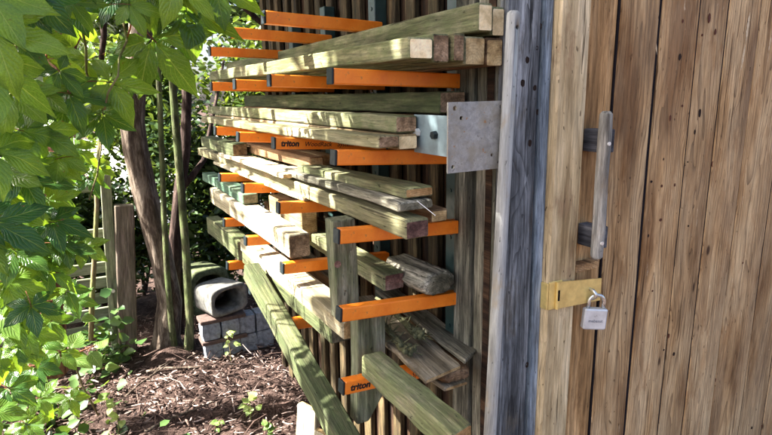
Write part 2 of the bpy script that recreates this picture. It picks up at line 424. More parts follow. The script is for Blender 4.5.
def leafmat(name, c0, c1, trans=.45, rough=.34, island=False, veins=True, tcol=None):
    g = G(name)
    if island: r = g.n('ShaderNodeNewGeometry', out='Random Per Island')
    else: r = g.n('ShaderNodeObjectInfo', out=5)
    col = g.mix(r, c0, c1)
    bump = None
    if veins:
        uv = g.n('ShaderNodeUVMap', out=0)
        s = g.t.nodes.new('ShaderNodeSeparateXYZ'); g.put(s.inputs[0], uv)
        au = g.ma('ABSOLUTE', s.outputs[0])
        side = g.ma('PINGPONG', g.ma('SUBTRACT', g.ma('MULTIPLY', s.outputs[1], 7.0), g.ma('MULTIPLY', au, 3.4)), .5)
        sv = g.ma('SUBTRACT', 1.0, g.step(side, .0, .10))
        mv = g.ma('SUBTRACT', 1.0, g.step(au, .015, .06))
        v = g.ma('MAXIMUM', g.ma('MULTIPLY', sv, .55), mv)
        tc = g.n('ShaderNodeTexCoord', out=3)
        mot = g.noise(tc, 38, 4, .6)
        col = g.mix(1.0, col, g.ramp(mot, [(.3, (.72, .74, .7)), (.7, (1.2, 1.15, 1.1))]), 'MULTIPLY')
        col = g.mix(g.ma('MULTIPLY', v, .5), col, (.30, .42, .12))
        col = g.mix(g.ma('MULTIPLY', g.step(g.noise(tc, 9, 4, .7), .66, .72), .8), col, (.16, .085, .025))
        bump = g.ma('ADD', g.ma('MULTIPLY', g.ma('SUBTRACT', 1.0, v), .6), g.ma('MULTIPLY', side, .8))
    b = g.t.nodes.new('ShaderNodeBsdfPrincipled')
    g.put(b.inputs['Base Color'], col); b.inputs['Roughness'].default_value = rough
    b.inputs['Specular IOR Level'].default_value = .5
    tr = g.t.nodes.new('ShaderNodeBsdfTranslucent')
    g.put(tr.inputs[0], g.mix(1.0, col, tcol or (1.9, 1.55, .5), 'MULTIPLY'))
    if bump is not None:
        nb = g.n('ShaderNodeBump', {'Strength': .5, 'Distance': .003, 'Height': bump})
        g.put(b.inputs['Normal'], nb)
    mx = g.t.nodes.new('ShaderNodeMixShader'); mx.inputs[0].default_value = trans
    g.t.links.new(b.outputs[0], mx.inputs[1]); g.t.links.new(tr.outputs[0], mx.inputs[2])
    g.t.links.new(mx.outputs[0], g.out.inputs[0])
    return g.m


M['creeper'] = leafmat('creeper_leaf', (.03, .105, .03), (.165, .30, .038), .47, .24)
M['roundleaf'] = leafmat('round_leaf', (.10, .19, .04), (.15, .25, .06), .4)
M['crownleaf'] = leafmat('tree_leaf', (.045, .10, .02), (.10, .17, .035), .35, .4, True, False)
M['hedgeleaf'] = leafmat('hedge_leaf', (.025, .055, .016), (.10, .16, .04), .42, .28, True, False)
M['hedgeleaf2'] = leafmat('dark_hedge_leaf', (.014, .034, .016), (.065, .11, .04), .35, .24, True, False)
M['ivy'] = leafmat('ivy_leaf', (.03, .075, .02), (.10, .17, .05), .3, .3, True, False)
M['paleleaf'] = leafmat('pale_sapling_leaf', (.22, .32, .09), (.30, .40, .14), .45, .4, False, True)


def litter_mat(name, stops):
    g = G(name)
    r = g.n('ShaderNodeNewGeometry', out='Random Per Island')
    tc = g.n('ShaderNodeTexCoord', out=3)
    c = g.ramp(r, stops)
    n_ = g.noise(tc, 130, 4, .7)
    c = g.mix(1.0, c, g.ramp(n_, [(.3, (.6, .58, .55)), (.7, (1.3, 1.3, 1.3))]), 'MULTIPLY')
    return g.done(c, .9, n_, .4, .002, .15)


M['litter'] = litter_mat('bark_litter', [(0, (.018, .010, .008)), (.45, (.055, .033, .026)), (.75, (.14, .092, .075)), (1, (.42, .33, .29))])


def soil_mat():
    g = G('soil')
    tc = g.n('ShaderNodeTexCoord', out=3)
    a = g.noise(tc, 14, 8, .7); b = g.noise(tc, 60, 5, .7); c = g.noise(tc, 1.6, 3, .5)
    col = g.ramp(g.ma('ADD', g.ma('MULTIPLY', a, .5), g.ma('MULTIPLY', b, .5)), [(.35, (.018, .011, .009)), (.5, (.055, .035, .028)), (.65, (.15, .10, .082))])
    return g.done(col, .95, g.ma('ADD', a, b), .8, .02, .1)


M['soil'] = soil_mat()
exec_stage = 1

# ================================================================== the setting
def ground():
    xs = np.unique(np.concatenate([np.linspace(-60, -2, 20), np.linspace(-2, 1, 91), np.linspace(1, 60, 20)]))
    ys = np.unique(np.concatenate([np.linspace(-60, -1.5, 16), np.linspace(-1.5, 3.6, 154), np.linspace(3.6, 90, 22)]))
    rg = np.random.default_rng(5)
    ph = rg.uniform(0, 6.3, (14, 2)); fr = rg.uniform(3, 26, (14, 2)); am = .012 / (1 + fr.sum(1) / 14)
    V = []
    for y in ys:
        for x in xs:
            z = 0
            if -2 <= x <= 1 and -1.5 <= y <= 3.6:
                z = sum(am[i] * math.sin(fr[i, 0] * x + ph[i, 0]) * math.sin(fr[i, 1] * y + ph[i, 1]) for i in range(14))
                z += .05 * math.exp(-((x + .42) ** 2 + (y - 2.35) ** 2) / .05)
                z += .03 * math.exp(-((x + .35) ** 2 + (y - 1.75) ** 2) / .12)
            V.append((x, y, z))
    nx = len(xs)
    F = [(j * nx + i, j * nx + i + 1, j * nx + nx + i + 1, j * nx + nx + i) for j in range(len(ys) - 1) for i in range(nx - 1)]
    tag(obj('ground', mesh('ground', V, F, None, True), M['soil']), kind='structure')
    m = MB(); m.box(-9, 9, 4.6, 22, -.03, .02)
    tag(m.build('gravel_path', M['gravel']), kind='structure')


ground()

# ================================================================== the shed
SH = thing('shed', (0, 0, 0), 'weathered wooden shed with plank door and racks along its side', 'shed')


def vboard(name, x0, x1, face, z0, z1, th, mat, parent, side=False, **kw):
    """vertical board; front wall: spans x0..x1 with its outer face at y = face; side wall: spans y with face at x = face"""
    me = board_mesh(x1 - x0, th, z1 - z0, kw.pop('seg', 10), **kw)
    c = (x0 + x1) / 2
    org = (c, face + th / 2, z0) if not side else (face + th / 2, c, z0)
    return obj(name, me, [mat, mat], parent, frame(org, *(SIDE if side else FRONT)))


# side wall: backing, recessed boards, proud battens
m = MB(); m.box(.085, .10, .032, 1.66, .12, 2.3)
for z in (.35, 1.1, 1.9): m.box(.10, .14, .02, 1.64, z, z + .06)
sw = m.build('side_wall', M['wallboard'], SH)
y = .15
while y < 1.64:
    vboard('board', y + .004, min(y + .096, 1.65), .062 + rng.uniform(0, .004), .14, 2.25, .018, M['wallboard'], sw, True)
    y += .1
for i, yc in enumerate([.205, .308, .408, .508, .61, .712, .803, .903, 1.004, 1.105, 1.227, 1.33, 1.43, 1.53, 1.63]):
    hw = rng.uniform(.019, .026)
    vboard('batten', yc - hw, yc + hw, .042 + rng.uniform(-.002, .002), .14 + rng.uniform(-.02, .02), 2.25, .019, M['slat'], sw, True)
# the corner: two side boards, the edge of the front cladding
cpz = M['corner']
cn = vboard('corner_post', .088, .152, -.004, .05, 2.25, .05, cpz, SH, True)
vboard('corner_post', .024, .086, .003, .05, 2.25, .05, M['greywood'], SH, True)
# front wall left of the door
m = MB(); m.box(.0, 1.4, .03, .05, .05, 2.25)
fw = m.build('front_wall', M['wallboard'], SH)
vboard('board', .001, .0905, 0.0, .05, 2.25, .022, M['blue'], fw, bev=.004, jit=.0012)
vboard('board', .0915, .1175, -.006, .05, 2.25, .026, M['blue2'], fw)
vboard('jamb', .1185, .2035, -.022, .05, 2.25, .045, M['jamb'], fw, bev=.004, jit=.001)
# the door
m = MB(); m.box(.207, .447, .023, .029, .06, 2.2); m.box(.461, 1.36, .023, .029, .06, 2.2)
door = m.build('door', M['wallboard'], SH)
xs = [.2055, .318, .4495, .4585, .600, .716, .858, 1.03, 1.18, 1.33]
for i in range(9):
    if i == 2: continue
    vboard('board', xs[i] + .0022, xs[i + 1] - .0022, (0.002 if i else .006) + rng.uniform(-.001, .001), .06, 2.2, .02, M['gold'] if i == 0 else M['door'], door, bev=.0022, jit=.0008, seg=14)
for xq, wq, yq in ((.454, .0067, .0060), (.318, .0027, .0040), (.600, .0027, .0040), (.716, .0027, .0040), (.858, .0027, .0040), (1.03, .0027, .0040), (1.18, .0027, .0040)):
    m = MB(); m.box(xq - wq, xq + wq, yq, .0222, .062, 2.19); m.build('joint_shade_strip', M['joint'], door)  # dark strips added so the door gap and joints look shaded and grimy
m = MB(); m.box(.2065, .281, -.0185, .0048, 1.050, 1.068, 0, .0015)
m.build('packing_block', M['door'], door)
# knots, nail heads and scrapes
rk = random.Random(12)
def knot(px, py, Y, r, parent, mat_, el=1.5):
    c = at(px, py, Y); m = MB(); n = 9; V = []; F = []
    for i, (q, yy) in enumerate(((1.12, .0016), (1., -.0003), (.55, .0003))):
        for k in range(n):
            a = 2 * math.pi * k / n
            V.append((c.x + math.cos(a) * r * q * rk.uniform(.85, 1.15), c.y + yy, c.z + math.sin(a) * r * q * el * rk.uniform(.85, 1.15)))
    for i in range(2):
        for k in range(n): F.append((i * n + k, i * n + (k + 1) % n, i * n + n + (k + 1) % n, i * n + n + k))
    F.append(tuple(range(2 * n, 3 * n)))
    m.add(V, F); m.build('knot', mat_, parent)


for (a, b) in ((635.7, 79), (638.5, 107.5), (627.5, 120.5), (683, 21), (680, 57), (682.5, 106), (670.5, 118), (702.6, 35), (709.6, 18), (715.6, 32), (700, 113), (743, 129), (750, 69), (695, 132), (618.7, 218.7), (631, 220), (651.5, 181.7), (675, 185), (662, 186), (688, 162),
               (661, 220), (688.5, 226), (725.5, 189), (713, 164), (743, 263), (652.6, 291), (622, 300), (664, 350), (674, 354), (729, 382), (715.6, 380), (606, 405), (709.6, 338), (669, 336), (762, 426), (752, 428)):
    knot(a, b, .0012, rk.choice((.0022, .0026, .003, .0036, .0045)), door, M['knot' if rk.random() < .4 else 'redknot'], rk.choice((.8, 1.2, 1.6, 2.2)))
for (a, b) in ((527.5, 60), (547, 57), (537, 48), (546, 77), (535, 88), (523, 83), (538, 112), (530, 143), (541, 26), (533, 300), (527, 365), (520, 330)):
    knot(a, b, -.0003, rk.choice((.003, .004, .005)), fw, M['knot'], 1.35)
for (a0, b0, a1, b1, w_) in ((653.5, 20, 655, 30, .004), (655, 32, 657, 55, .003), (750, 12, 746, 42, .007), (746, 42, 741, 70, .005), (611, 112, 609, 128, .002)):
    p, q = at(a0, b0, .0007), at(a1, b1, .0007); V = []; n = 9
    for i in range(n + 1):
        c = p.lerp(q, i / n); h = w_ * math.sin(math.pi * (i + .35) / (n + .7)) * rk.uniform(.55, 1.1)
        V += [(c.x - h, .0007, c.z), (c.x + h * rk.uniform(.5, 1), .0007, c.z)]
    m = MB(); m.add(V, [(2 * i, 2 * i + 2, 2 * i + 3, 2 * i + 1)[::-1] for i in range(n)]); m.build('scrape', M['scrape'], door)
# handle: a round bar on two blocks
hb = MB(); hb.tube([(0, -.004, 0), (0, .0015, 0), (.0005, .07, .001), (-.001, .17, .0005), (0, .26, .001), (.0005, .302, 0), (.0005, .308, 0)], [.009, .0128, .0138, .0132, .0138, .0130, .008], 18, wob=.03, rg=random.Random(3))
hd = hb.build('handle', M['gripwood'], door, frame((.2172, -.062, 1.098), *FRONT), True)
for zz, dx in ((1.343, .003), (1.133, -.002)):
    b = MB(); b.box(.2316, .262, -.052, .0052, zz - .024, zz + .024, 0, .0015)
    b.build('bracket', M['bracketwood'], hd)
    s_ = MB(); s_.tube([(.2155, -.072, zz - .002), (.2155, -.0775, zz - .002)], [.0045, .004], 10)
    s_.build('screw', M['screw'], hd)
# roof, above the picture
m = MB()
for (x0, x1, z0, z1) in ((-.30, 2.3, 2.26, 2.31),):
    m.add([(x0, -.12, z0), (x1, -.12, z0 + .5), (x1, 1.85, z0 + .5), (x0, 1.85, z0), (x0, -.12, z1), (x1, -.12, z1 + .5), (x1, 1.85, z1 + .5), (x0, 1.85, z1)], [(0, 3, 2, 1), (4, 5, 6, 7), (0, 1, 5, 4), (1, 2, 6, 5), (2, 3, 7, 6), (3, 0, 4, 7)])
m.build('roof', M['roof'], SH)
m = MB(); m.box(1.4, 1.43, .03, 1.66, .05, 2.6); m.box(.1, 1.43, 1.63, 1.66, .05, 2.5)
m.build('rear_wall', M['wallboard'], SH)
# hasp on the door
hp = MB()
hp.box(.1195, .158, -.0262, -.0225, .983, 1.046, 0, .0008)
hp.box(.1135, .1180, -.0262, -.0068, .985, 1.044, 0, .0008)
hp.tube([(.1415, -.029, .983), (.1415, -.029, 1.045)], .0042, 12)
hp.add([(.1465, -.0300, .983), (.2795, -.0300, .975), (.2795, -.0300, 1.028), (.1465, -.0300, 1.044), (.1465, -.0268, .983), (.2795, -.0268, .975), (.2795, -.0268, 1.028), (.1465, -.0268, 1.044)],
       [(0, 1, 2, 3), (7, 6, 5, 4), (0, 4, 5, 1), (1, 5, 6, 2), (2, 6, 7, 3), (3, 7, 4, 0)])
hasp = hp.build('hasp', M['brass'], SH)
s_ = MB(); s_.box(.1395, .1435, -.0345, -.0325, 1.003, 1.027); s_.build('slot', M['hole'], hasp)
s_ = MB()
s_.tube([(.242, -.026, 1.010), (.242, -.040, 1.009), (.242, -.047, 1.003), (.242, -.047, .996), (.242, -.040, .990), (.242, -.026, .989)], .0038, 10)
s_.build('staple', M['chrome'], hasp, smooth=True)

# ------------------------------------------------------------------ padlock
PL = thing('padlock', (.247, -.0405, .917), 'silver padlock with grey print hanging from the brass hasp', 'padlock')
pm = Matrix.Translation((.2475, -.0405, .917)) @ Matrix.Rotation(math.radians(-27), 4, 'Z') @ Matrix.Rotation(math.radians(4), 4, 'Y')
b = MB(); b.box(-.0265, .0265, -.009, .009, 0, .049, 0, .0028)
body = b.build('body', M['lockbody'], PL, pm)
s_ = MB(); r_ = .0175
arc = [(-r_, 0, .046), (-r_, 0, .064)] + [(-r_ * math.cos(a), 0, .064 + r_ * .95 * math.sin(a)) for a in [math.pi * k / 10 for k in range(1, 10)]] + [(r_, 0, .064), (r_, 0, .046)]
s_.tube(arc, .0042, 12)
s_.build('shackle', M['chrome'], PL, pm, smooth=True)


def text_mesh(txt, size, bold=0.0, shear=0.0):
    cu = bpy.data.curves.new('lettering', 'FONT'); cu.body = txt; cu.size = size; cu.offset = bold; cu.shear = shear
    cu.resolution_u = 3; cu.extrude = .00012
    o = bpy.data.objects.new('tmp', cu); COL.objects.link(o)
    dg = bpy.context.evaluated_depsgraph_get()
    me = bpy.data.meshes.new_from_object(o.evaluated_get(dg))
    bpy.data.objects.remove(o, do_unlink=True)
    me.materials.clear()
    return me


obj('lettering', text_mesh('mabasut', .0098, .0001), M['greyprint'], body, pm @ Matrix.Translation((-.0165, -.0094, .0185)) @ Matrix.Rotation(math.pi / 2, 4, 'X'))

# ------------------------------------------------------------------ the racks
LV = [1.632, 1.485, 1.331, 1.170, 1.003, .842]         # centre of each arm at its tip
TILT = math.radians(4.2)
AL = .30


def arm_meshes():
    a = MB(); a.box(.0035, AL + .02, -.0125, .0125, -.0148, .0148, 0, .0022)
    c = MB(); c.box(-.0015, .0035, -.0128, .0128, -.0151, .0151, 0, .0012)
    b = MB(); b.tube([(AL - .012, .004, -.0148), (AL - .012, .004, -.021)], .004, 6)
    return mesh('arm', a.V, a.F, a.mi), mesh('end_cap', c.V, c.F, c.mi), mesh('bolt', b.V, b.F, b.mi)


ARM, CAP, BOLT = arm_meshes()
TXT = [text_mesh('triton', .0205, .0009, .15), text_mesh('WoodRack', .0165, .0001, .25), text_mesh('System', .0165, .0001, .25)]
RK = [(.150, 'nearest orange-armed lumber rack, its lowest arm lettered, by the shed corner', 6), (.515, 'second orange-armed lumber rack from the shed corner', 6),
      (.850, 'third orange-armed lumber rack from the shed corner', 6), (1.150, 'farthest orange-armed lumber rack at the far end of the wall', 6)]
um = MB(); um.box(.003, .0395, -.019, .019, 0, .98, 0, .002)
for k in range(9): um.tube([(.001, 0, .05 + .11 * k), (.0035, 0, .05 + .11 * k)], .005, 8)
UP = mesh('upright', um.V, um.F, um.mi)
for i, (ry, lab, nl) in enumerate(RK):
    t = thing('lumber_rack', (0, ry, .74), lab, 'lumber rack', 'orange lumber racks screwed to the shed wall')
    obj('upright', UP, M['upright'], t, Matrix.Translation((0, ry + .026, .74)))
    for j, z in enumerate(LV):
        zz = z + rng.uniform(-.003, .003) + {(0, 0): .035, (3, 0): -.035}.get((i, j), 0)
        tl = TILT + math.radians(rng.uniform(-.6, .6)) - (math.radians(2.4) if j < 2 else 0)
        am = Matrix.Translation((-AL + rng.uniform(-.003, .003), ry + rng.uniform(-.004, .004), zz)) @ Matrix.Rotation(tl, 4, 'Y')
        a = obj('arm', ARM, M['orange'], t, am)
        obj('end_cap', CAP, M['cap'], a, am)
        obj('bolt', BOLT, M['rust'], a, am)
        if (i, j) in ((0, 5), (1, 2)):
            rot = Matrix.Rotation(math.pi / 2, 4, 'X')
            for tx, xo in zip(TXT, (.016, .078, .170)):
                obj('lettering', tx, M['ink'], a, am @ Matrix.Translation((xo, -.0128, -.0068)) @ rot)

# ------------------------------------------------------------------ lumber
def timber(name, A, B, w, h, mat, end, label, cat, roll=0., group=None, **kw):
    A, B = Vector(A), Vector(B)
    Y = (B - A)
    X = Matrix.Rotation(roll, 3, Y.normalized()) @ Vector((1, 0, 0))
    kw.setdefault('bow', rng.uniform(-.005, .005)); kw.setdefault('twist', rng.uniform(-.04, .04))
    me = board_mesh(w, h, Y.length, kw.pop('seg', 12), **kw)
    o = obj(name, me, [M[mat], M[end]], None, frame(A, X, Y))
    return tag(o, label, cat, group)


def tb(name, x0, x1, y0, z0, h, yf, mat, end, label, cat='beam', dx=0., dz=0., **kw):
    """timber given by its near end (x0..x1, y0, underside z0, height h); dx, dz: shift of the far end"""
    return timber(name, ((x0 + x1) / 2, y0, z0 + h / 2), ((x0 + x1) / 2 + dx, yf, z0 + h / 2 + dz), x1 - x0 - .001, h - .0008, mat, end, label, cat, **kw)


# top tier
tb('timber_beam', -.067, -.032, 0., 1.5535, .050, 1.87, 'green', 'end_cream', 'green beam with cream sawn end, left of the topmost pair')
tb('timber_beam', -.0315, .0005, .004, 1.5505, .052, 1.80, 'green', 'end_cream', 'green beam with cream sawn end, right of the topmost pair against the wall')
tb('timber_beam', -.215, -.164, 0., 1.5085, .037, 1.55, 'green', 'end_cream', 'green batten with cream end, leftmost of the row under the topmost pair')
tb('timber_beam', -.1625, -.125, 0.004, 1.502, .0495, 1.62, 'green', 'end_brown', 'squared timber with rough brown end, second from left under the topmost pair')
tb('timber_beam', -.1235, -.096, -.003, 1.500, .0495, 1.6, 'green', 'end_brown', 'narrow timber with dark brown end, middle of the row under the topmost pair')
tb('timber_beam', -.095, -.047, 0.002, 1.4985, .051, 1.7, 'olive', 'end_tan', 'squared timber with tan end, second from right under the topmost pair')
tb('timber_beam', -.041, .0005, .006, 1.4965, .052, 1.6, 'brown', 'end_tan', 'squared timber with speckled tan end, rightmost under the topmost pair')
# second tier
tb('timber_beam', -.082, -.016, .10, 1.407, .044, 1.55, 'green_deep', 'end_brown', 'wide dark green beam lying behind the steel plate')
tb('timber_beam', -.115, -.02, .16, 1.347, .058, 1.5, 'brown', 'end_brown', 'brown timber under the dark green beam behind the steel plate')
tb('timber_board', -.196, -.147, .08, 1.3745, .033, 1.74, 'green', 'end_brown', 'green batten with brown end left of the blue-grey bracket, upper of its pile', 'board')
tb('timber_board', -.246, -.199, .06, 1.3485, .024, 1.64, 'olive', 'end_brown', 'olive board with brown end, front of the pile left of the bracket', 'board', dz=-.004)
tb('timber_board', -.1975, -.152, .07, 1.3435, .029, 1.60, 'tan', 'end_cream', 'tan board with cream end under the green batten by the bracket', 'board')
# third tier
tb('timber_beam', -.225, -.173, .0, 1.187, .036, 1.93, 'olive', 'end_red', 'long olive timber with red-stained end lying across the third arms', dz=-.012, dx=.004)
tb('timber_board', -.232, -.178, .50, 1.1775, .014, 1.55, 'pale', 'end_tan', 'thin pale lath under the long olive timber', 'board', dz=-.008)
tb('timber_board', -.207, -.143, .03, 1.255, .020, .60, 'green', 'end_orange', 'green board with orange end, topmost on the third arms', 'board', dz=-.012, bow=.002)
tb('timber_board', -.226, -.150, .02, 1.236, .0185, .74, 'greywood', 'end_grey', 'rough lichen-marked board under the orange-ended board', 'board', dz=-.010, jit=.002)
tb('timber_beam', -.135, -.094, .05, 1.199, .026, .95, 'brown', 'end_tan', 'brown offcut with tan end jutting out under the rough board', dx=.01, dz=-.006)
tb('timber_board', -.252, -.180, .60, 1.2275, .016, 1.36, 'pale', 'end_tan', 'pale board lying flat in the sun behind the orange-ended board', 'board', dz=-.01)
tb('timber_beam', -.176, -.135, .58, 1.244, .036, 1.5, 'brown', 'end_tan', 'brown timber lying beside the pale sunlit board', dx=.0)
tb('timber_beam', -.128, -.085, .63, 1.246, .032, 1.45, 'tan', 'end_tan', 'tan timber between the wall and the brown timber of the third arms')
tb('timber_beam', -.245, -.19, 1.15, 1.236, .045, 1.69, 'green_deep', 'end_brown', 'short dark green block far along on the third arms', 'block')
# fourth tier
tb('timber_beam', -.279, -.218, .50, 1.028, .064, 1.44, 'pale', 'end_brown', 'thick square beam with dark sawn end, whitened by sun on the fourth arms', bev=.004)
tb('timber_beam', -.268, -.214, .975, 1.0935, .036, 1.62, 'teal', 'end_grey', 'teal-green timber on top of the thick sunlit beam')
tb('timber_beam', -.187, -.135, .65, 1.024, .10, .95, 'tan', 'end_tan', 'upright-grained offcut behind the thick sunlit beam', 'offcut')
tb('timber_beam', -.162, -.108, .20, 1.009, .041, 1.0, 'green', 'end_red', 'squared green timber with dark red end beside the log', dz=.004)
tb('timber_board', -.10, -.03, .66, 1.008, .03, 1.3, 'brown', 'end_brown', 'brown board at the wall behind the log', 'board')
# fifth tier
tb('timber_beam', -.257, -.192, .300, .8605, .0465, 1.09, 'green_deep', 'end_grey', 'lower of the two stacked green beams on the lowest arms', bev=.004)
tb('timber_beam', -.262, -.194, .215, .9085, .0465, 1.08, 'pale', 'end_tan', 'upper of the two stacked beams on the lowest arms, striped by sun', bev=.004)
tb('timber_board', -.175, -.11, .30, .852, .022, 1.1, 'tan', 'end_tan', 'tan board lying behind the two stacked beams', 'board')
tb('timber_beam', -.258, -.206, -.185, .8565, .050, .135, 'green', 'end_orange', 'green beam with a knot poking out at the bottom towards the viewer', bev=.004, skew=.25)
tb('timber_board', -.172, -.060, .030, .8665, .0125, .52, 'plankgrey', 'end_tan', 'wide grey-beige plank with a slanted end on the lowest arms', 'plank', dx=.035, skew=.35, roll=.10)
tb('timber_board', -.062, .010, .052, .876, .012, .5, 'greywood', 'end_grey', 'grey plank with a ringed knot beside the wide plank', 'plank', dx=.035, skew=.8, roll=.16)
tb('timber_board', -.115, -.052, .030, .8275, .012, .6, 'plankgrey', 'end_tan', 'short pale board end under the brown half log', 'board', bev=.004)
tb('timber_board', -.178, -.118, .285, .876, .020, .95, 'brown', 'end_brown', 'brown board lying on the tan board behind the two stacked beams', 'board', dz=.012, dx=.02)
tb('timber_board', -.115, -.045, .56, .852, .045, 1.0, 'greywood', 'end_grey', 'grey offcut lying behind the wide plank', 'offcut', dx=.01)
# sloping beam outside the arms
timber('timber_beam', (-.304, -.12, .645), (-.302, .80, .922), .048, .054, 'green_deep', 'end_grey', 'long green beam sloping down outside the arm tips', 'beam', bev=.004)
timber('timber_board', (-.325, .33, .03), (-.292, .27, .655), .062, .018, 'pale', 'end_tan', 'pale sunlit board leaning upright under the sloping beam, nearer one', 'board', roll=-1.1)
timber('timber_board', (-.345, .43, .03), (-.297, .36, .68), .062, .018, 'pale', 'end_tan', 'pale sunlit board leaning upright under the sloping beam, farther one', 'board', roll=-1.1)


tb('timber_board', -.268, -.215, 1.10, .862, .075, 1.62, 'green_deep', 'end_grey', 'dark green board at the far end of the lowest arms, flecked by sun', 'board')
# two short posts behind the nearest arms
def short_post(P, d, foot, mat, label):
    """P: (x centre, width, z) from the top down; foot: cut the lower right corner off"""
    yc = d[0]; h_ = d[1]
    V = []; F = []
    for k, (x, ww, z) in enumerate(P):
        last = foot and k == len(P) - 1
        for sx, sy in ((-1, -1), (1, -1), (1, 1), (-1, 1)):
            V.append((x + (sx if not (last and sx > 0) else -.15) * ww / 2, yc + sy * h_ / 2, z))
    n = len(P)
    for i in range(n - 1):
        for k in range(4):
            F.append((i * 4 + k, i * 4 + 4 + k, i * 4 + 4 + (k + 1) % 4, i * 4 + (k + 1) % 4))
    F += [(0, 1, 2, 3), tuple(range(n * 4 - 1, n * 4 - 5, -1))]
    Mx = frame((P[0][0], yc, P[-1][2]), (1, 0, 0), (0, 0, 1)); inv = Mx.inverted()
    o = obj('timber_post', mesh('timber_post', [inv @ Vector(v) for v in V], F), M[mat], None, Mx)
    tag(o, label, 'post')
    bv = o.modifiers.new('bevel', 'BEVEL'); bv.width = .004; bv.segments = 2
    return o


o = short_post([(-.248, .054, 1.186), (-.246, .056, 1.10), (-.243, .053, .957)], (.238, .045), False, 'post', 'short green post standing on the upper stacked beam behind the nearest arms')
k = MB(); k.tube([(-.268, .2145, 1.09), (-.268, .2135, 1.09)], .008, 10); k.build('knot', M['end_red'], o)
short_post([(-.208, .070, .990), (-.209, .071, .86), (-.214, .070, .775), (-.216, .072, .715)], (.196, .04), True, 'post', 'green post end with slanted foot hanging behind the lowest lettered arm')


# logs
def log(name, A, B, rx, rz, mat, end, label, cat='log', n=20, seg=14, bark_=.05, flat=None, sd_=3):
    rg = random.Random(sd_); A, B = Vector(A), Vector(B); L = (B - A).length
    V = []; F = []; mi = []
    prof = [1 + rg.uniform(-bark_, bark_) for _ in range(n)]
    ts = [0, .02, .06] + [.06 + .94 * i / seg for i in range(1, seg + 1)]
    for i, t in enumerate(ts):
        s = (.72, .93, 1.0)[i] if i < 3 else 1
        for k in range(n):
            a = 2 * math.pi * k / n
            r = prof[k] * s * (1 + rg.uniform(-bark_, bark_) * .5)
            z = math.sin(a) * rz * r
            if flat is not None: z = min(z, flat)
            V.append((math.cos(a) * rx * r, t * L + (rg.uniform(-.004, .004) if i == 0 else 0), z))
    for i in range(len(ts) - 1):
        for k in range(n):
            F.append((i * n + k, i * n + n + k, i * n + n + (k + 1) % n, i * n + (k + 1) % n)); mi.append(0)
    b = len(V); V.append((0, .002, 0))
    for k in range(n): F.append((b, k, (k + 1) % n)); mi.append(1)
    F.append(tuple(range(len(ts) * n - 1, len(ts) * n - n - 1, -1))); mi.append(1)
    o = obj(name, mesh(name, V, F, mi, True), [M[mat], M[end]], None, frame(A, (1, 0, 0), B - A))
    return tag(o, label, cat)


log('log', (-.062, .125, 1.034), (-.064, .30, 1.031), .047, .0285, 'greywood', 'end_grey', 'grey weathered log with rough end on the fourth arms', bark_=.10)
log('half_log', (-.075, .040, .852), (-.055, .5, .850), .040, .022, 'brown', 'end_brown', 'brown half log under the grey planks', flat=.012, sd_=5)

# nail in the rough board
m = MB(); m.tube([(-.186, .022, 1.252), (-.168, -.012, 1.228)], [.0006, .0006], 6); m.tube([(-.168, -.012, 1.228), (-.1677, -.0126, 1.2276)], .0014, 8)
tag(m.build('nail', M['screw']), 'bent bright nail sticking out of the rough lichen-marked board', 'nail')

# ------------------------------------------------------------------ steel plate with side flange
def plate_with_holes(x0, x1, z0, z1, y0, y1, holes, nx=27, nz=27):
    """plate in the x-z plane with square-cell holes rounded off"""
    import bmesh
    bm = bmesh.new()
    cs = [bm.verts.new((x, y0, z)) for x, z in ((x0, z0), (x1, z0), (x1, z1), (x0, z1))]
    ed = [bm.edges.new((cs[i], cs[(i + 1) % 4])) for i in range(4)]
    for hx, hz, hr in holes:
        vs_ = [bm.verts.new((hx + hr * math.cos(a), y0, hz + hr * math.sin(a))) for a in [2 * math.pi * k / 12 for k in range(12)]]
        ed += [bm.edges.new((vs_[i], vs_[(i + 1) % 12])) for i in range(12)]
    res = bmesh.ops.triangle_fill(bm, edges=ed, use_beauty=True)
    fs = [f for f in res['geom'] if isinstance(f, bmesh.types.BMFace)]
    kill = [f for f in fs if any((f.calc_center_median().x - hx) ** 2 + (f.calc_center_median().z - hz) ** 2 < (hr * .98) ** 2 and all((v.co.x - hx) ** 2 + (v.co.z - hz) ** 2 < (hr * 1.01) ** 2 for v in f.verts) for hx, hz, hr in holes)]
    bmesh.ops.delete(bm, geom=kill, context='FACES_ONLY')
    r2 = bmesh.ops.extrude_face_region(bm, geom=bm.faces[:])
    for v in r2['geom']:
        if isinstance(v, bmesh.types.BMVert): v.co.y = y1
    bmesh.ops.recalc_face_normals(bm, faces=bm.faces[:])
    me = bpy.data.meshes.new('plate'); bm.to_mesh(me); bm.free()
    return me


PT = thing('steel_bracket', (-.07, -.012, 1.303), 'rusty galvanised steel plate with holes and blue-grey side flange at the shed corner', 'bracket')
holes = [(-.129, 1.421, .0045), (-.114, 1.403, .004), (-.132, 1.315, .004), (-.0405, 1.331, .0035), (-.022, 1.421, .004), (-.024, 1.316, .0035)]
obj('plate', plate_with_holes(-.1435, -.0085, 1.304, 1.432, -.0135, -.0175, holes), M['steel'], PT)
m = MB(); m.box(-.1435, -.1395, -.0133, .098, 1.334, 1.408, 0, .0008)
fl = m.build('flange', M['bluesteel'], PT)
for yy, zz in ((.082, 1.374), (.022, 1.372)):
    m = MB(); m.tube([(-.1437, yy, zz), (-.152, yy, zz)], [.0085, .0075], 6); m.build('bolt', M['screw'] if yy > .05 else M['cap'], fl)

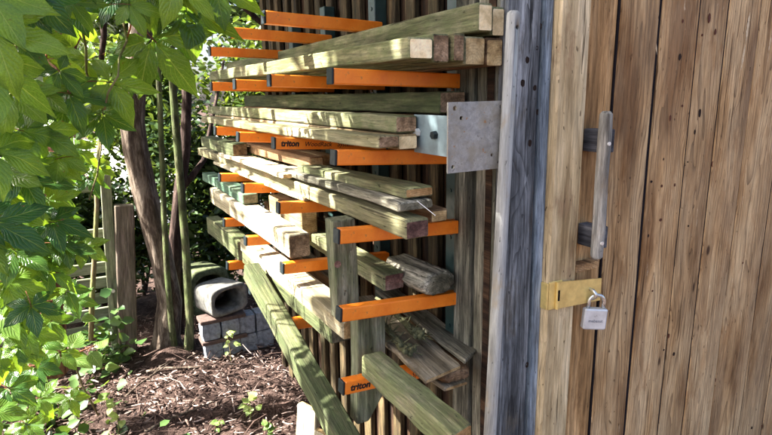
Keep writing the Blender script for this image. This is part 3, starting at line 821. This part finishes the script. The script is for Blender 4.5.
# ------------------------------------------------------------------ leaning pole with a hole near its top
def pole():
    A = Vector((-.105, -.075, 0)); B = Vector((-.003, -.024, 1.592))
    m = MB(); n = 24; L = (B - A).length
    m.tube([(0, t, 0) for t in (0, .003, .5, 1.0, 1.3, L - .008, L - .003, L)], [.011, .0128, .0131, .0127, .0129, .0128, .0115, .008], n)
    Mx = frame(A, (1, 0, 0), B - A)
    o = m.build('leaning_pole', [M['polewood']], None, Mx, True)
    tag(o, 'bare round wooden pole with a hole near its top leaning on the shed corner', 'pole')
    c = MB(); c.tube([(0, L - .030, -.03), (0, L - .030, .03)], .0042, 14)
    cu = c.build('cutter', M['hole'], None, Mx)
    md = o.modifiers.new('hole', 'BOOLEAN'); md.object = cu; md.operation = 'DIFFERENCE'; md.solver = 'EXACT'
    dg = bpy.context.evaluated_depsgraph_get()
    me = bpy.data.meshes.new_from_object(o.evaluated_get(dg))
    o.modifiers.clear(); o.data = me
    bpy.data.objects.remove(cu, do_unlink=True)
    k = MB(); k.tube([(0, L - .030, -.006), (0, L - .030, .006)], .0041, 12); k.build('bore', M['hole'], o, Mx)


pole()

# ------------------------------------------------------------------ dried plant on the wide plank
def dried():
    rg = random.Random(4)
    t = thing('dried_plant', (-.10, .2, .885), 'dried twiggy plant stems with lichen lying on the wide plank', 'dried plant')
    for q, (a, b) in enumerate((((-.130, .34, .905), (-.150, .115, .897)), ((-.075, .40, .915), (-.098, .150, .905)))):
        a, b = Vector(a), Vector(b)
        m = MB()
        P = [a.lerp(b, k / 7) + Vector((rg.uniform(-.004, .004), 0, rg.uniform(-.003, .003))) for k in range(8)]
        m.tube(P, [.004, .005, .006, .007, .008, .009, .010, .008], 8, wob=.15, rg=rg)
        for k in range(26):
            p = P[rg.randrange(2, 8)]
            d = Vector((rg.uniform(-1, 1), rg.uniform(-1, .3), rg.uniform(-.2, 1))).normalized()
            m.tube([p, p + d * rg.uniform(.008, .026), p + d * rg.uniform(.026, .034) + Vector((0, 0, -.004))], [.002, .0016, .0008], 5)
        st_ = m.build('stem', M['dried'], t)
        h = MB()
        for k in range(9):
            c = b + Vector((rg.uniform(-.012, .012), rg.uniform(-.008, .02), rg.uniform(-.006, .013)))
            h.tube([c + Vector((0, .005, 0)), c + Vector((0, .002, 0)), c - Vector((0, .004, 0)), c - Vector((0, .006, 0))], [.003, .0066, .006, .002], 7, wob=.2, rg=rg)
        h.build('seed_head', M['dried'], st_)


dried()

# ================================================================== stone pile
SB = [(c, r) for r in range(3) for c in range(4)]
ordn = ['leftmost', 'second from left', 'third from left', 'rightmost']
rown = ['bottom row', 'upper row']


def sett(cx, cy, z0, w_, d_, h_, rot, label, sd_):
    rg = random.Random(sd_)
    import bmesh
    bm = bmesh.new(); bmesh.ops.create_cube(bm, size=1)
    bmesh.ops.subdivide_edges(bm, edges=bm.edges[:], cuts=2, use_grid_fill=True)
    for v in bm.verts:
        v.co.x *= w_; v.co.y *= d_; v.co.z *= h_
        k = sum(abs(abs(c) - s / 2) < 1e-5 for c, s in zip(v.co, (w_, d_, h_)))
        if k >= 2: v.co *= (.975 if k == 2 else .95)
        v.co += Vector((rg.uniform(-.003, .003), rg.uniform(-.003, .003), rg.uniform(-.002, .002)))
    me = bpy.data.meshes.new('granite_sett'); bm.to_mesh(me); bm.free()
    o = obj('granite_sett', me, M['granite'], None, Matrix.Translation((cx, cy, z0 + h_ / 2)) @ Matrix.Rotation(rot, 4, 'Z'))
    tag(o, label, 'stone block', 'granite setts piled at the end of the shed')


zrow = [.005, .128, .250]
for r in range(2):
    for c in range(4):
        hh = .098 if c < 2 else (.108 if r < 2 else .096)
        z0 = zrow[r] if c < 2 else .005 + r * .112
        sett(-.195 + c * .1 + rng.uniform(-.004, .004), 2.18 + rng.uniform(-.006, .006), z0, .096, .10, hh, rng.uniform(-.04, .04),
             'grey granite sett, %s in the %s of the stone pile' % (ordn[c], rown[r]), 50 + r * 4 + c)
for k, z in enumerate((.1045, .2275)):
    m = MB(); m.box(-.255, -.005, 2.118, 2.232, z, z + .021, 0, .003)
    tag(m.build('wooden_lath', M['woodlath']), ('dark wet lath between the two rows of setts', 'dark wet lath between the setts and the grey flue tile')[k], 'lath')


def hood(name, cx, cy, z0, w_, h_, d_, rot, mat, label):
    """hollow clay flue tile lying on its side, oval mouth towards the viewer"""
    n = 28; V = []; F = []
    def ring(y, kx, kz, off, sq):
        for k in range(n):
            a = 2 * math.pi * k / n
            c, s = math.cos(a), math.sin(a)
            p = sq
            X = math.copysign(abs(c) ** p, c) * kx; Z = math.copysign(abs(s) ** p, s) * kz
            V.append((X, y, Z + off))
    ring(d_, w_ / 2 * .9, h_ / 2 * .92, h_ / 2, .42); ring(.012, w_ / 2, h_ / 2, h_ / 2, .45); ring(0, w_ / 2 * .97, h_ / 2 * .96, h_ / 2, .47)
    ring(0.002, w_ / 2 * .82, h_ / 2 * .74, h_ / 2, .8); ring(.02, w_ / 2 * .77, h_ / 2 * .68, h_ / 2, .8); ring(d_ * .9, w_ / 2 * .7, h_ / 2 * .6, h_ / 2, .8)
    for i in range(5):
        for k in range(n): F.append((i * n + k, i * n + (k + 1) % n, i * n + n + (k + 1) % n, i * n + n + k))
    F.append(tuple(range(n))); F.append(tuple(range(6 * n - 1, 5 * n - 1, -1)))
    o = obj(name, mesh(name, V, F, None, True), M[mat], None, Matrix.Translation((cx, cy, z0)) @ Matrix.Rotation(rot, 4, 'Z'))
    return tag(o, label, 'flue tile')


hood('flue_tile', -.085, 2.12, .262, .235, .165, .19, math.radians(20), 'clay', 'hollow grey flue tile with dark oval mouth on top of the stone pile')
hood('flue_tile', -.12, 2.46, .14, .25, .30, .22, math.radians(12), 'mossclay', 'mossy dark flue tile standing behind the stone pile')

# ================================================================== fence
FN = thing('garden_fence', (-.95, 2.55, 0), 'slatted wooden garden fence behind the creeper leaves', 'fence')
for k, z in enumerate((.165, .255, .345, .435, .525, .72, .98)):
    me = board_mesh(.062 if k < 5 else .05, .02, 1.5, 10)
    obj('slat', me, [M['fence'], M['fence']], FN, frame((-.62, 2.54 + .01 * (k % 2), z), (0, 0, 1), (-1, 0, rng.uniform(-.015, .015))))
me = board_mesh(.052, .045, 1.05, 8)
pp = obj('post', me, [M['fence'], M['fence']], FN, frame((-.668, 2.49, 0), (1, 0, 0), (.055, 0, 1)))
m = MB(); m.tube([(-.645, 2.467, .40), (-.645, 2.458, .40)], .010, 10); m.build('bolt', M['screw'], pp)
me = board_mesh(.098, .07, .88, 10, bev=.006)
obj('post', me, [M['fencepost'], M['fencepost']], FN, frame((-.612, 2.47, 0), (1, 0, 0), (.085, 0, 1)))

# ================================================================== plants
def leaf_cloud(C, size, seed, up=.5, wid=.30, jit=.35):
    """numpy arrays C (n,3) of leaf bases; each leaf is two quads folded along the midrib"""
    rg = np.random.default_rng(seed); n = len(C)
    N = rg.normal(size=(n, 3)); N[:, 2] = np.abs(N[:, 2]) + up; N /= np.linalg.norm(N, axis=1)[:, None]
    D = rg.normal(size=(n, 3)); D -= N * (D * N).sum(1)[:, None]; D /= np.linalg.norm(D, axis=1)[:, None]
    S = np.cross(D, N)
    sz = size * rg.uniform(1 - jit, 1 + jit, n)[:, None]
    wd = wid * rg.uniform(.8, 1.2, n)[:, None]
    T = [C, C + sz * (D * .32 + S * wd + N * .07), C + sz * (D * .70 + S * wd * .8 + N * .05), C + sz * (D - N * .10), C + sz * (D * .70 - S * wd * .8 + N * .05), C + sz * (D * .32 - S * wd + N * .07)]
    V = np.stack(T, 1).reshape(-1, 3)
    b = (np.arange(n) * 6)[:, None]
    F = np.stack([b + np.array([0, 1, 2, 3]), b + np.array([0, 3, 4, 5])], 1).reshape(-1, 4)
    me = bpy.data.meshes.new('foliage')
    me.vertices.add(len(V)); me.vertices.foreach_set('co', V.astype(np.float32).ravel())
    me.loops.add(F.size); me.loops.foreach_set('vertex_index', F.astype(np.int32).ravel())
    me.polygons.add(len(F)); me.polygons.foreach_set('loop_start', (np.arange(len(F)) * 4).astype(np.int32)); me.polygons.foreach_set('loop_total', np.full(len(F), 4, np.int32))
    me.update(); me.validate()
    return me


def clumps(cen, rad, nc, per, spread, seed, shell=.55):
    rg = np.random.default_rng(seed)
    d = rg.normal(size=(nc, 3)); d /= np.linalg.norm(d, axis=1)[:, None]
    r = shell + (1 - shell) * rg.uniform(0, 1, nc) ** .6
    r *= rg.uniform(.55, 1.1, nc)
    c = np.array(cen) + d * r[:, None] * np.array(rad)
    P = np.repeat(c, per, 0) + rg.normal(size=(nc * per, 3)) * spread
    return P


def light_gap(P, seed):
    """the crown is thin where the photograph's sun comes through: follow each leaf down the sun's ray to the racks"""
    rg = np.random.default_rng(seed)
    t = (P[:, 0] + .27) / SUN.x
    Y = P[:, 1] - SUN.y * t; Z = P[:, 2] - SUN.z * t
    keep = np.full(len(P), 1.0)
    keep[(Y > 1.02) & (Z < 1.75)] = .09
    keep[(Y > 1.32) & (Z < 1.75)] = .15
    y0 = .36 - .22 * np.clip((.85 - Z) / .4, 0, 1)
    keep[(Y > 1.02) & (Z < .45)] = .22
    keep[(Y > .10) & (Y < .30) & (Z > .1) & (Z < .80)] = .04
    keep[(Y > .08) & (Y < .26) & (Z >= .80) & (Z < 1.35)] = .5
    keep[(Y > y0) & (Y < 1.02) & (Z < 1.75)] = .015
    keep[(Y > y0 - .10) & (Y < y0) & (Z < 1.75)] = .15
    return P[rg.uniform(0, 1, len(P)) < keep]


# ---- trees
def trunk_path(pts, Y, dy=0.0):
    return [at(a, b, Y + dy * i) for i, (a, b) in enumerate(pts)]


T1 = thing('tree', at(168, 352, 2.42), 'leaning grey-brown tree trunk left of the stone pile, its crown above the picture', 'tree')
P = trunk_path([(166, 358), (167, 335), (170, 300), (163, 262), (154, 225), (144, 190), (135, 150), (131, 120), (134, 85), (140, 30), (142, -40)], 2.42)
P += [Vector((-.75, 2.3, 2.7)), Vector((-1.3, 2.1, 3.2))]
m = MB(); m.tube(P, [.105, .078, .066, .062, .062, .062, .064, .064, .062, .058, .052, .04, .03], 16, wob=.10, rg=random.Random(2))
tr = m.build('trunk', M['bark'], T1, None, True)
for q, (b_, e_) in enumerate((((-.7, 2.3, 2.62), (-1.6, 1.2, 3.4)), ((-1.0, 2.2, 2.95), (-2.2, 2.4, 3.5)), ((-1.3, 2.1, 3.2), (-2.4, .9, 3.6)))):
    l = MB(); b_, e_ = Vector(b_), Vector(e_); l.tube([b_, b_.lerp(e_, .5) + Vector((0, 0, .12)), e_], [.026, .018, .006], 8); l.build('limb', M['bark'], tr, None, True)
C = clumps((-2.15, 1.55, 3.25), (1.25, 2.0, 1.0), 520, 30, .16, 3, .2)
C = C[C[:, 2] > 2.15]
C = light_gap(C, 4)
obj('crown', leaf_cloud(C, .085, 5, .8), M['crownleaf'], T1)

T2 = thing('tree', at(180, 355, 2.3), 'slim green-barked stem nearest the stone pile', 'tree', 'slim young trees beside the leaning trunk')
P = trunk_path([(188, 362), (190, 323), (186, 250), (182, 200), (177, 140), (173, 90), (170, 20), (168, -60)], 2.28)
P += [P[-1] + Vector((-.03, .1, .5))]
m = MB(); m.tube(P, [.03, .022, .021, .020, .020, .019, .018, .017, .010], 12, wob=.06, rg=random.Random(3)); m.build('trunk', M['barkgreen'], T2, None, True)
C = clumps(P[-1] + Vector((0, .3, .5)), (.55, .6, .4), 40, 24, .1, 8); obj('crown', leaf_cloud(C[C[:, 2] > 2.3], .07, 9, .7), M['crownleaf'], T2)
T3 = thing('tree', at(172, 356, 2.36), 'thin green stem crossing in front of the leaning trunk', 'tree', 'slim young trees beside the leaning trunk')
P = trunk_path([(176, 360), (171, 320), (167, 270), (164, 215), (162, 160), (160, 105), (157, 40), (152, -50)], 2.33)
m = MB(); m.tube(P, [.021, .017, .016, .0155, .015, .0145, .014, .012], 10, wob=.06, rg=random.Random(4)); m.build('trunk', M['barkgreen'], T3, None, True)
C = clumps(P[-1] + Vector((-.1, .2, .5)), (.4, .5, .35), 30, 24, .1, 18); obj('crown', leaf_cloud(C[C[:, 2] > 2.3], .07, 19, .7), M['crownleaf'], T3)
T4 = thing('tree', at(177, 352, 2.55), 'dark forked trunk standing between the slim green stems', 'tree')
P = trunk_path([(176, 356), (176, 300), (175, 240), (180, 190), (185, 150), (187, 100), (184, 40), (180, -60)], 2.6)
m = MB(); m.tube(P, [.055, .042, .038, .034, .03, .028, .027, .025], 12, wob=.08, rg=random.Random(5)); tr = m.build('trunk', M['barkdark'], T4, None, True)
l = MB(); l.tube([at(180, 190, 2.6), at(192, 176, 2.6), at(204, 160, 2.62), at(212, 120, 2.7), at(224, 60, 2.75)], [.022, .019, .016, .012, .007], 8); l.build('limb', M['barkdark'], tr, None, True)
C = clumps(P[-1] + Vector((.1, .3, .5)), (.6, .6, .35), 40, 24, .1, 28); obj('crown', leaf_cloud(C[C[:, 2] > 2.3], .07, 29, .7), M['crownleaf'], T4)
T5 = thing('tree', at(55, 370, 1.75), 'red-brown trunk overgrown by the creeper at the left edge', 'tree')
P = trunk_path([(48, 372), (50, 330), (50, 260), (53, 190), (57, 120), (62, 50), (68, -10), (72, -80)], 1.75)
m = MB(); m.tube(P, [.075, .058, .054, .052, .05, .05, .05, .048], 16, wob=.14, rg=random.Random(6)); tr = m.build('trunk', M['barkred'], T5, None, True)
l = MB(); l.tube([at(62, 60, 1.75), at(82, 20, 1.72), at(100, -30, 1.7)], [.028, .022, .016], 9, wob=.1, rg=random.Random(7)); l.build('limb', M['barkred'], tr, None, True)
l = MB(); l.tube([at(100, 72, 2.0), at(104, 36, 1.98), at(103, 10, 1.96), at(96, -30, 1.9)], [.011, .013, .014, .014], 8, wob=.1, rg=random.Random(8)); l.build('limb', M['barkdark'], tr, None, True)
C = clumps(P[-1] + Vector((-.5, .1, .8)), (.8, .8, .5), 60, 30, .12, 38); C = C[C[:, 2] > 2.1]; obj('crown', leaf_cloud(light_gap(C, 3), .08, 39, .8), M['crownleaf'], T5)
# lit thin stem before the fence, dead branch by the roof
m = MB(); m.tube([at(91, 340, 2.2), at(92, 300, 2.2), at(95, 250, 2.2), at(97, 205, 2.2), at(96, 180, 2.2), at(101, 130, 2.25)], [.013, .0125, .012, .012, .011, .008], 9, wob=.1, rg=random.Random(1))
tag(m.build('sapling', M['stem'], smooth=True), 'thin pale sapling stem in front of the fence slats', 'sapling')
m = MB(); m.tube([Vector((-.46, 1.62, 2.2)), at(237, 0, 1.66), at(252, 14, 1.68), at(268, 29, 1.70)], [.016, .014, .013, .011], 8, wob=.1, rg=random.Random(9))
tag(m.build('dead_branch', M['barkdark'], smooth=True), 'dark dead branch slanting down behind the uppermost arms', 'branch')

# ---- shrubs beyond the fence
shr = [((-1.25, 3.3, .75), (.55, .45, .8), 90, 'leafy shrub beyond the fence behind the creeper', 'hedgeleaf'),
       ((-.62, 3.35, .55), (.42, .4, .6), 70, 'low shrub beyond the fence behind the two posts', 'hedgeleaf2'),
       ((-.30, 3.5, 1.35), (.40, .4, .6), 62, 'leafy shrub behind the leaning trunk', 'hedgeleaf'),
       ((.02, 3.0, .75), (.40, .35, .75), 90, 'dark shrub between the slim stems and the lumber ends', 'hedgeleaf2'),
       ((.55, 3.3, 1.2), (.5, .4, .9), 80, 'shrub at the far corner of the shed', 'hedgeleaf')]
for i, (c, r_, nc, lab, mt) in enumerate(shr):
    t = thing('shrub', (c[0], c[1], 0), lab, 'shrub', 'shrubs beyond the fence')
    C = clumps(c, r_, int(nc * 1.5), 46, .085, 60 + i, .2)
    C = C[(C[:, 2] > .03) & ((C[:, 1] > 2.72) | (C[:, 2] > 9))]
    obj('foliage', leaf_cloud(C, .055, 70 + i, .5), M[mt], t)
    m = MB(); rg = random.Random(i)
    for k in range(6):
        e = Vector(c) + Vector((rg.uniform(-.7, .7) * r_[0], rg.uniform(-.5, .5) * r_[1], rg.uniform(.1, .8) * r_[2]))
        b_ = Vector((c[0] + rg.uniform(-.12, .12), c[1] + rg.uniform(-.1, .1), 0))
        m.tube([b_, b_.lerp(e, .5) + Vector((rg.uniform(-.05, .05), 0, .05)), e], [.014, .01, .004], 6)
    m.build('stem', M['barkdark'], t)
far = [((-1.6, 6.2, 2.6), (1.1, .9, 1.5), 120, 'tall tree far behind at the left edge'), ((.15, 6.6, 2.7), (1.0, .9, 1.5), 105, 'tall tree far behind between trunk and lumber'), ((1.9, 6.4, 2.8), (1.2, .9, 1.6), 110, 'tall tree far behind the end of the shed'),
       ((-.75, 9.5, 3.0), (1.5, 1., 2.0), 110, 'farthest tree, behind the leaning trunk')]
for i, (c, r_, nc, lab) in enumerate(far):
    t = thing('tree', (c[0], c[1], 0), lab, 'tree', 'trees far behind the garden fence')
    C = clumps(c, r_, int(nc * 1.6), 50, .16, 90 + i, .15)
    obj('crown', leaf_cloud(C[C[:, 2] > .3], .10, 95 + i, .5), M['hedgeleaf'], t)
    m = MB(); m.tube([(c[0], c[1], 0), (c[0] + .05, c[1], 1.2), (c[0], c[1] + .1, c[2])], [.11, .09, .04], 10, wob=.1, rg=random.Random(i)); m.build('trunk', M['barkdark'], t, None, True)


# ---- creeper with five-fingered leaves
def leaflet(V, F, UVs, L, W, ang, bend, org=(0, 0, 0), seed=0, serr=.06, nseg=9, shp=1.12):
    rg = random.Random(seed)
    ca, sa = math.cos(ang), math.sin(ang)
    b = len(V)
    for i in range(nseg + 1):
        t = i / nseg
        wv = W * (math.sin(math.pi * min(1, t ** shp)) ** (.9 if shp < 1 else 1.05)) * (1 - .22 * t) if 0 < t < 1 else 0
        wv *= 1 + (serr if i % 2 else -serr)
        y = .06 * L + t * L
        zc = -bend * t * t * L
        for sx in (-1, -.5, 0, .5, 1):
            x = sx * wv
            yy = y - abs(sx) * wv * .18
            z = zc + abs(sx) * wv * .30 - .10 * wv * (abs(sx) == 1) + .03 * L * math.sin(t * 8 + sx * 2 + seed) + .05 * sx * L * t * math.sin(seed)
            V.append((org[0] + x * ca + yy * sa, org[1] - x * sa + yy * ca, org[2] + z)); UVs.append((sx, t))
    for i in range(nseg):
        for k in range(4):
            q = b + i * 5 + k
            F.append((q, q + 1, q + 6, q + 5))


def leaf_mesh(kind, seed, mats):
    rg = random.Random(seed); V = []; F = []; U = []
    if kind == 'five':
        for a, l in ((0, 1.), (56, .93), (-56, .93), (118, .68), (-118, .68)):
            leaflet(V, F, U, l * rg.uniform(.92, 1.06), .265 * rg.uniform(.9, 1.1) * (l ** .5), math.radians(a + rg.uniform(-7, 7)), rg.uniform(.02, .6), seed=rg.randrange(99))
    elif kind == 'oval':
        leaflet(V, F, U, 1., .40, 0, .18, seed=seed, serr=.012, nseg=9, shp=.8)
    nf = len(F)
    m = MB(); m.tube([(0, .08, -.005), (0, -.15, -.03), (.02, -.55, -.16)], [.012, .011, .010], 5)
    b = len(V); V += m.V; F += [tuple(i + b for i in f) for f in m.F]; U += [(.5, .5)] * len(m.V)
    me = mesh('leaf', V, F, [0] * nf + [1] * (len(F) - nf), True)
    uv = me.uv_layers.new(name='UVMap')
    for lp in me.loops: uv.data[lp.index].uv = U[lp.vertex_index]
    for x in mats: me.materials.append(x)
    return me


FIVE = [leaf_mesh('five', s, [M['creeper'], M['redstem']]) for s in range(12)]
OVAL = [leaf_mesh('oval', s, [M['roundleaf'], M['redstem']]) for s in range(4)]
PALE = [leaf_mesh('oval', s + 9, [M['paleleaf'], M['stem']]) for s in range(3)]


def put_leaf(me, p, size, roll, parent, tilt=.45, rnd=.35, rg=rng, name='leaf'):
    p = Vector(p)
    v = (p - CAM).normalized()
    r_ = v.cross(Vector((0, 0, 1))).normalized(); u = r_.cross(v)
    n = (-v + Vector((0, 0, tilt * 1.6)) + Vector((rg.uniform(-1, 1), rg.uniform(-1, 1), rg.uniform(-1, 1))) * rnd).normalized()
    d = -u * math.cos(roll) + r_ * math.sin(roll)
    d = (d - n * d.dot(n)).normalized()
    x = d.cross(n)
    Mx = Matrix(((x.x, d.x, n.x, p.x), (x.y, d.y, n.y, p.y), (x.z, d.z, n.z, p.z), (0, 0, 0, 1))) @ Matrix.Scale(size, 4)
    return obj(name, me, None, parent, Mx)


CR = thing('creeper', at(40, 400, .9), 'five-leaved creeper hanging in bright green curtains at the left', 'creeper')
rg = random.Random(21)
rd = math.radians
big = [(-6, 30, .22, .098, 62), (-16, -10, .22, .10, 75), (34, 34, .42, .07, 30), (30, -6, .30, .085, 40), (110, 82, .45, .098, 75), (153, 39, .48, .128, 38), (187, 9, .50, .125, 62), (176, 24, .60, .10, 20), (132, 58, .62, .085, -10), (215, -14, .5, .11, 60), (120, -12, .45, .085, 20), (140, -14, .45, .085, 10), (103, 114, .50, .075, 2), (88, 60, .55, .07, -60),
       (22, 178, .35, .082, 70), (-8, 150, .3, .09, 60), (12, 92, .35, .085, 30), (52, 222, .40, .068, 62), (30, 228, .45, .06, -10), (66, 246, .42, .058, 60), (84, 246, .44, .052, 40), (50, 272, .40, .060, 40), (6, 282, .35, .07, 60), (34, 300, .4, .065, 40), (-6, 222, .3, .09, 45), (8, 318, .4, .07, 70), (40, 130, .42, .075, 40), (66, 100, .5, .07, -20), (60, 165, .5, .06, 30), (75, 150, .5, .055, 60), (88, 178, .55, .05, 10), (46, 60, .5, .075, 10), (70, 20, .6, .07, 50), (-10, 70, .22, .10, 50), (178, -14, .5, .09, 70), (5, 215, .4, .08, 80), (35, 340, .6, .06, 50), (95, 165, .55, .05, 60), (14, 250, .36, .07, 30), (40, 262, .42, .06, 80), (20, 345, .5, .06, 40), (66, 290, .5, .05, 20), (-8, 360, .5, .07, 60), (48, 200, .45, .065, 40), (20, 130, .4, .08, 70), (-6, 300, .45, .075, 40), (24, 330, .5, .07, 60), (50, 322, .55, .06, 30), (0, 346, .5, .075, 50), (34, 366, .6, .065, 60), (60, 352, .62, .055, 20), (8, 388, .55, .07, 40), (40, 398, .62, .06, 70), (70, 398, .7, .05, 20), (-10, 412, .5, .075, 60), (26, 424, .6, .065, 30), (74, 300, .55, .05, 60)]
ends = []
for k, (a, b, Y, s_, ro) in enumerate(big):
    p = at(a, b, Y); ends.append(p)
    put_leaf(FIVE[k % 12], p, s_, rd(ro), CR, .35, .28, rg)
for k in range(84):
    a = rg.uniform(-60, 84) if k < 62 else rg.uniform(60, 190)
    b = rg.uniform(-70, 320) if k < 62 else rg.uniform(-70, 12)
    if a > 70 and b > 190: a -= 70
    p = at(a, b, rg.uniform(.28, .56)); ends.append(p)
    put_leaf(FIVE[rg.randrange(12)], p, rg.uniform(.055, .085), rd(rg.uniform(-60, 110)), CR, .4, .5, rg)
for k in range(9):
    m = MB(); a = (-30, 10, 36, 60, 84, 110, 140, 168, 20)[k]; Y = rg.uniform(.45, .8)
    bl = (330, 300, 290, 255, 200, 110, 40, 12, 380)[k]
    n = 12; P = []
    for i in range(n):
        t = i / (n - 1); P.append(at(a + 14 * math.sin(t * 5 + k) + rg.uniform(-4, 4), -80 + t * (bl + 80), Y + .05 * math.sin(t * 7 + k)))
    m.tube(P, [.0038 - .0022 * i / n for i in range(n)], 6)
    m.build('stem', M['redstem' if k % 3 == 0 else 'stem'], CR, None, True)

# ---- shoot with round leaves, lower left
RL = thing('shrub_shoot', at(0, 380, 1.1), 'red-stemmed shoot with round sunlit leaves at lower left', 'shrub shoot')
m = MB(); m.tube([at(-20, 382, 1.0), at(20, 370, 1.02), at(50, 361, 1.04), at(72, 355, 1.05), at(96, 345, 1.05)], [.005, .0042, .0036, .003, .002], 7); m.build('stem', M['redstem'], RL, None, True)
m = MB(); m.tube([at(72, 355, 1.05), at(82, 385, 1.05), at(98, 415, 1.1)], [.003, .003, .003], 7); m.build('stem', M['stem'], RL, None, True)
for k, (a, b, s_, ro) in enumerate([(70, 350, .080, 150), (97, 350, .062, 160), (68, 356, .085, 35), (90, 352, .062, 20), (44, 360, .068, 170), (22, 366, .058, 160), (20, 352, .07, 190), (26, 372, .068, 40), (6, 374, .07, 20), (8, 340, .075, 170), (36, 330, .065, 110), (0, 300, .075, 60), (14, 300, .07, 120), (52, 300, .06, 60), (64, 312, .055, 130), (30, 318, .06, 20), (80, 318, .05, 60), (46, 334, .06, 30), (2, 330, .07, 60), (2, 404, .065, 20), (104, 368, .045, 80), (84, 390, .045, -30), (98, 400, .04, 120), (12, 392, .06, 30)]):
    put_leaf(OVAL[k % 4], at(a, b, 1.04 + rg.uniform(-.04, .06)), s_, rd(ro), RL, .9, .35, rg)

# ---- ivy on the ground
C = np.array([at(rg.uniform(-60, 120), rg.uniform(360, 470), 1.6) for _ in range(10)])
C = np.stack([nrg.normal(-1.06, .17, 520), nrg.uniform(.95, 2.2, 520), np.abs(nrg.normal(0.03, .05, 520))], 1)
C2 = np.stack([nrg.normal(-.72, .06, 160), nrg.uniform(2.2, 2.42, 160), np.abs(nrg.normal(0.10, .12, 160))], 1)
iv = obj('ivy', leaf_cloud(np.concatenate([C, C2]), .052, 44, 1.2, .42), M['ivy'])
tag(iv, 'low ivy and weeds covering the ground at lower left', 'ivy', kind='stuff')

# ---- seedlings
def seedling(base, h, n, me, s_, label, name='seedling', spread=.03, seed=1):
    rg2 = random.Random(seed); base = Vector(base)
    t = thing(name, base, label, 'seedling')
    m = MB(); top = base + Vector((rg2.uniform(-.02, .02), rg2.uniform(-.02, .02), h)); m.tube([base, base.lerp(top, .5) + Vector((.006, 0, 0)), top], [.003, .0025, .0015], 6); m.build('stem', M['stem'], t)
    for k in range(n):
        f = .35 + .65 * (k + 1) / n
        p = base.lerp(top, f) + Vector((rg2.uniform(-1, 1), rg2.uniform(-1, 1), rg2.uniform(-.4, .4))) * spread
        put_leaf(me[k % len(me)], p, s_ * rg2.uniform(.7, 1.2), k * 2.4 + rg2.uniform(-.4, .4), t, .9, .4, rg2)


seedling((-.13, 2.02, 0.0), .20, 9, PALE, .038, 'small pale-leaved sapling in front of the stone pile', seed=3, spread=.035)
seedling((-.195, 1.42, .01), .12, 8, PALE, .045, 'light green seedling growing from the litter beside the sloping beam', seed=5)
seedling((-.150, 1.28, .01), .07, 6, OVAL, .042, 'dark green four-leaved seedling at the bottom edge beside the pale boards', seed=7, spread=.02)
seedling((-.33, 1.42, .01), .05, 4, OVAL, .032, 'tiny green seedling in the litter left of the light one', seed=9, spread=.018)
seedling((-.72, 1.62, .01), .16, 7, PALE, .04, 'upright weed among the ivy at lower left', seed=11)

# ---- litter: chips, twigs, dead leaves
def litter():
    rg = np.random.default_rng(17)
    n = 12500
    X = rg.uniform(-1.5, .35, n); Y = rg.uniform(.5, 3.0, n); Z = np.abs(rg.normal(.012, .014, n)) + .03 * np.exp(-((X + .35) ** 2 + (Y - 1.75) ** 2) / .12)
    m = MB()
    for i in range(n):
        L = rg.uniform(.008, .045) if rg.uniform() < .9 else rg.uniform(.06, .2)
        w_ = rg.uniform(.0016, .007) if L < .05 else rg.uniform(.0015, .0035)
        a = rg.uniform(0, 6.3); el = rg.normal(0, .22)
        d = Vector((math.cos(a) * math.cos(el), math.sin(a) * math.cos(el), math.sin(el)))
        s_ = d.cross(Vector((0, 0, 1))).normalized(); u = s_.cross(d)
        c = Vector((X[i], Y[i], Z[i] + abs(math.sin(el)) * L * .4))
        V = []
        bnd = u * rg.uniform(-.15, .15) * L
        for t in (-.5, 0, .5):
            q = c + d * L * t + (bnd if t == 0 else Vector((0, 0, 0))); k = w_ * (.6 if t else 1)
            V += [q - s_ * k, q + u * k * .55, q + s_ * k, q - u * k * .3]
        F = []
        for r_ in (0, 4):
            for k in range(4): F.append((r_ + k, r_ + (k + 1) % 4, r_ + 4 + (k + 1) % 4, r_ + 4 + k))
        m.add(V, F)
    o = m.build('bark_litter', M['litter'])
    tag(o, 'brown bark chips and twigs littering the ground', 'litter', kind='stuff')


litter()
for k, (a, b, lab) in enumerate((((-.62, 1.55, .035), (-.28, 1.62, .05), 'long fallen twig lying across the litter in the foreground'), ((-.55, 2.1, .05), (-.25, 1.95, .06), 'fallen twig lying in the litter before the stone pile'), ((-.68, 1.9, .03), (-.42, 2.05, .10), 'fallen twig lying at the foot of the brown fence post'))):
    rg2 = random.Random(k); a, b = Vector(a), Vector(b)
    m = MB(); m.tube([a, a.lerp(b, .3) + Vector((0, .012, .006)), a.lerp(b, .65) + Vector((0, -.01, .01)), b], [.006, .0055, .0045, .002], 7, wob=.15, rg=rg2)
    p = a.lerp(b, .5); m.tube([p, p + Vector((.06, .05, .03)), p + Vector((.11, .06, .04))], [.003, .0025, .001], 6)
    tag(m.build('fallen_twig', M['bark'], smooth=True), lab, 'twig', 'fallen twigs on the litter')
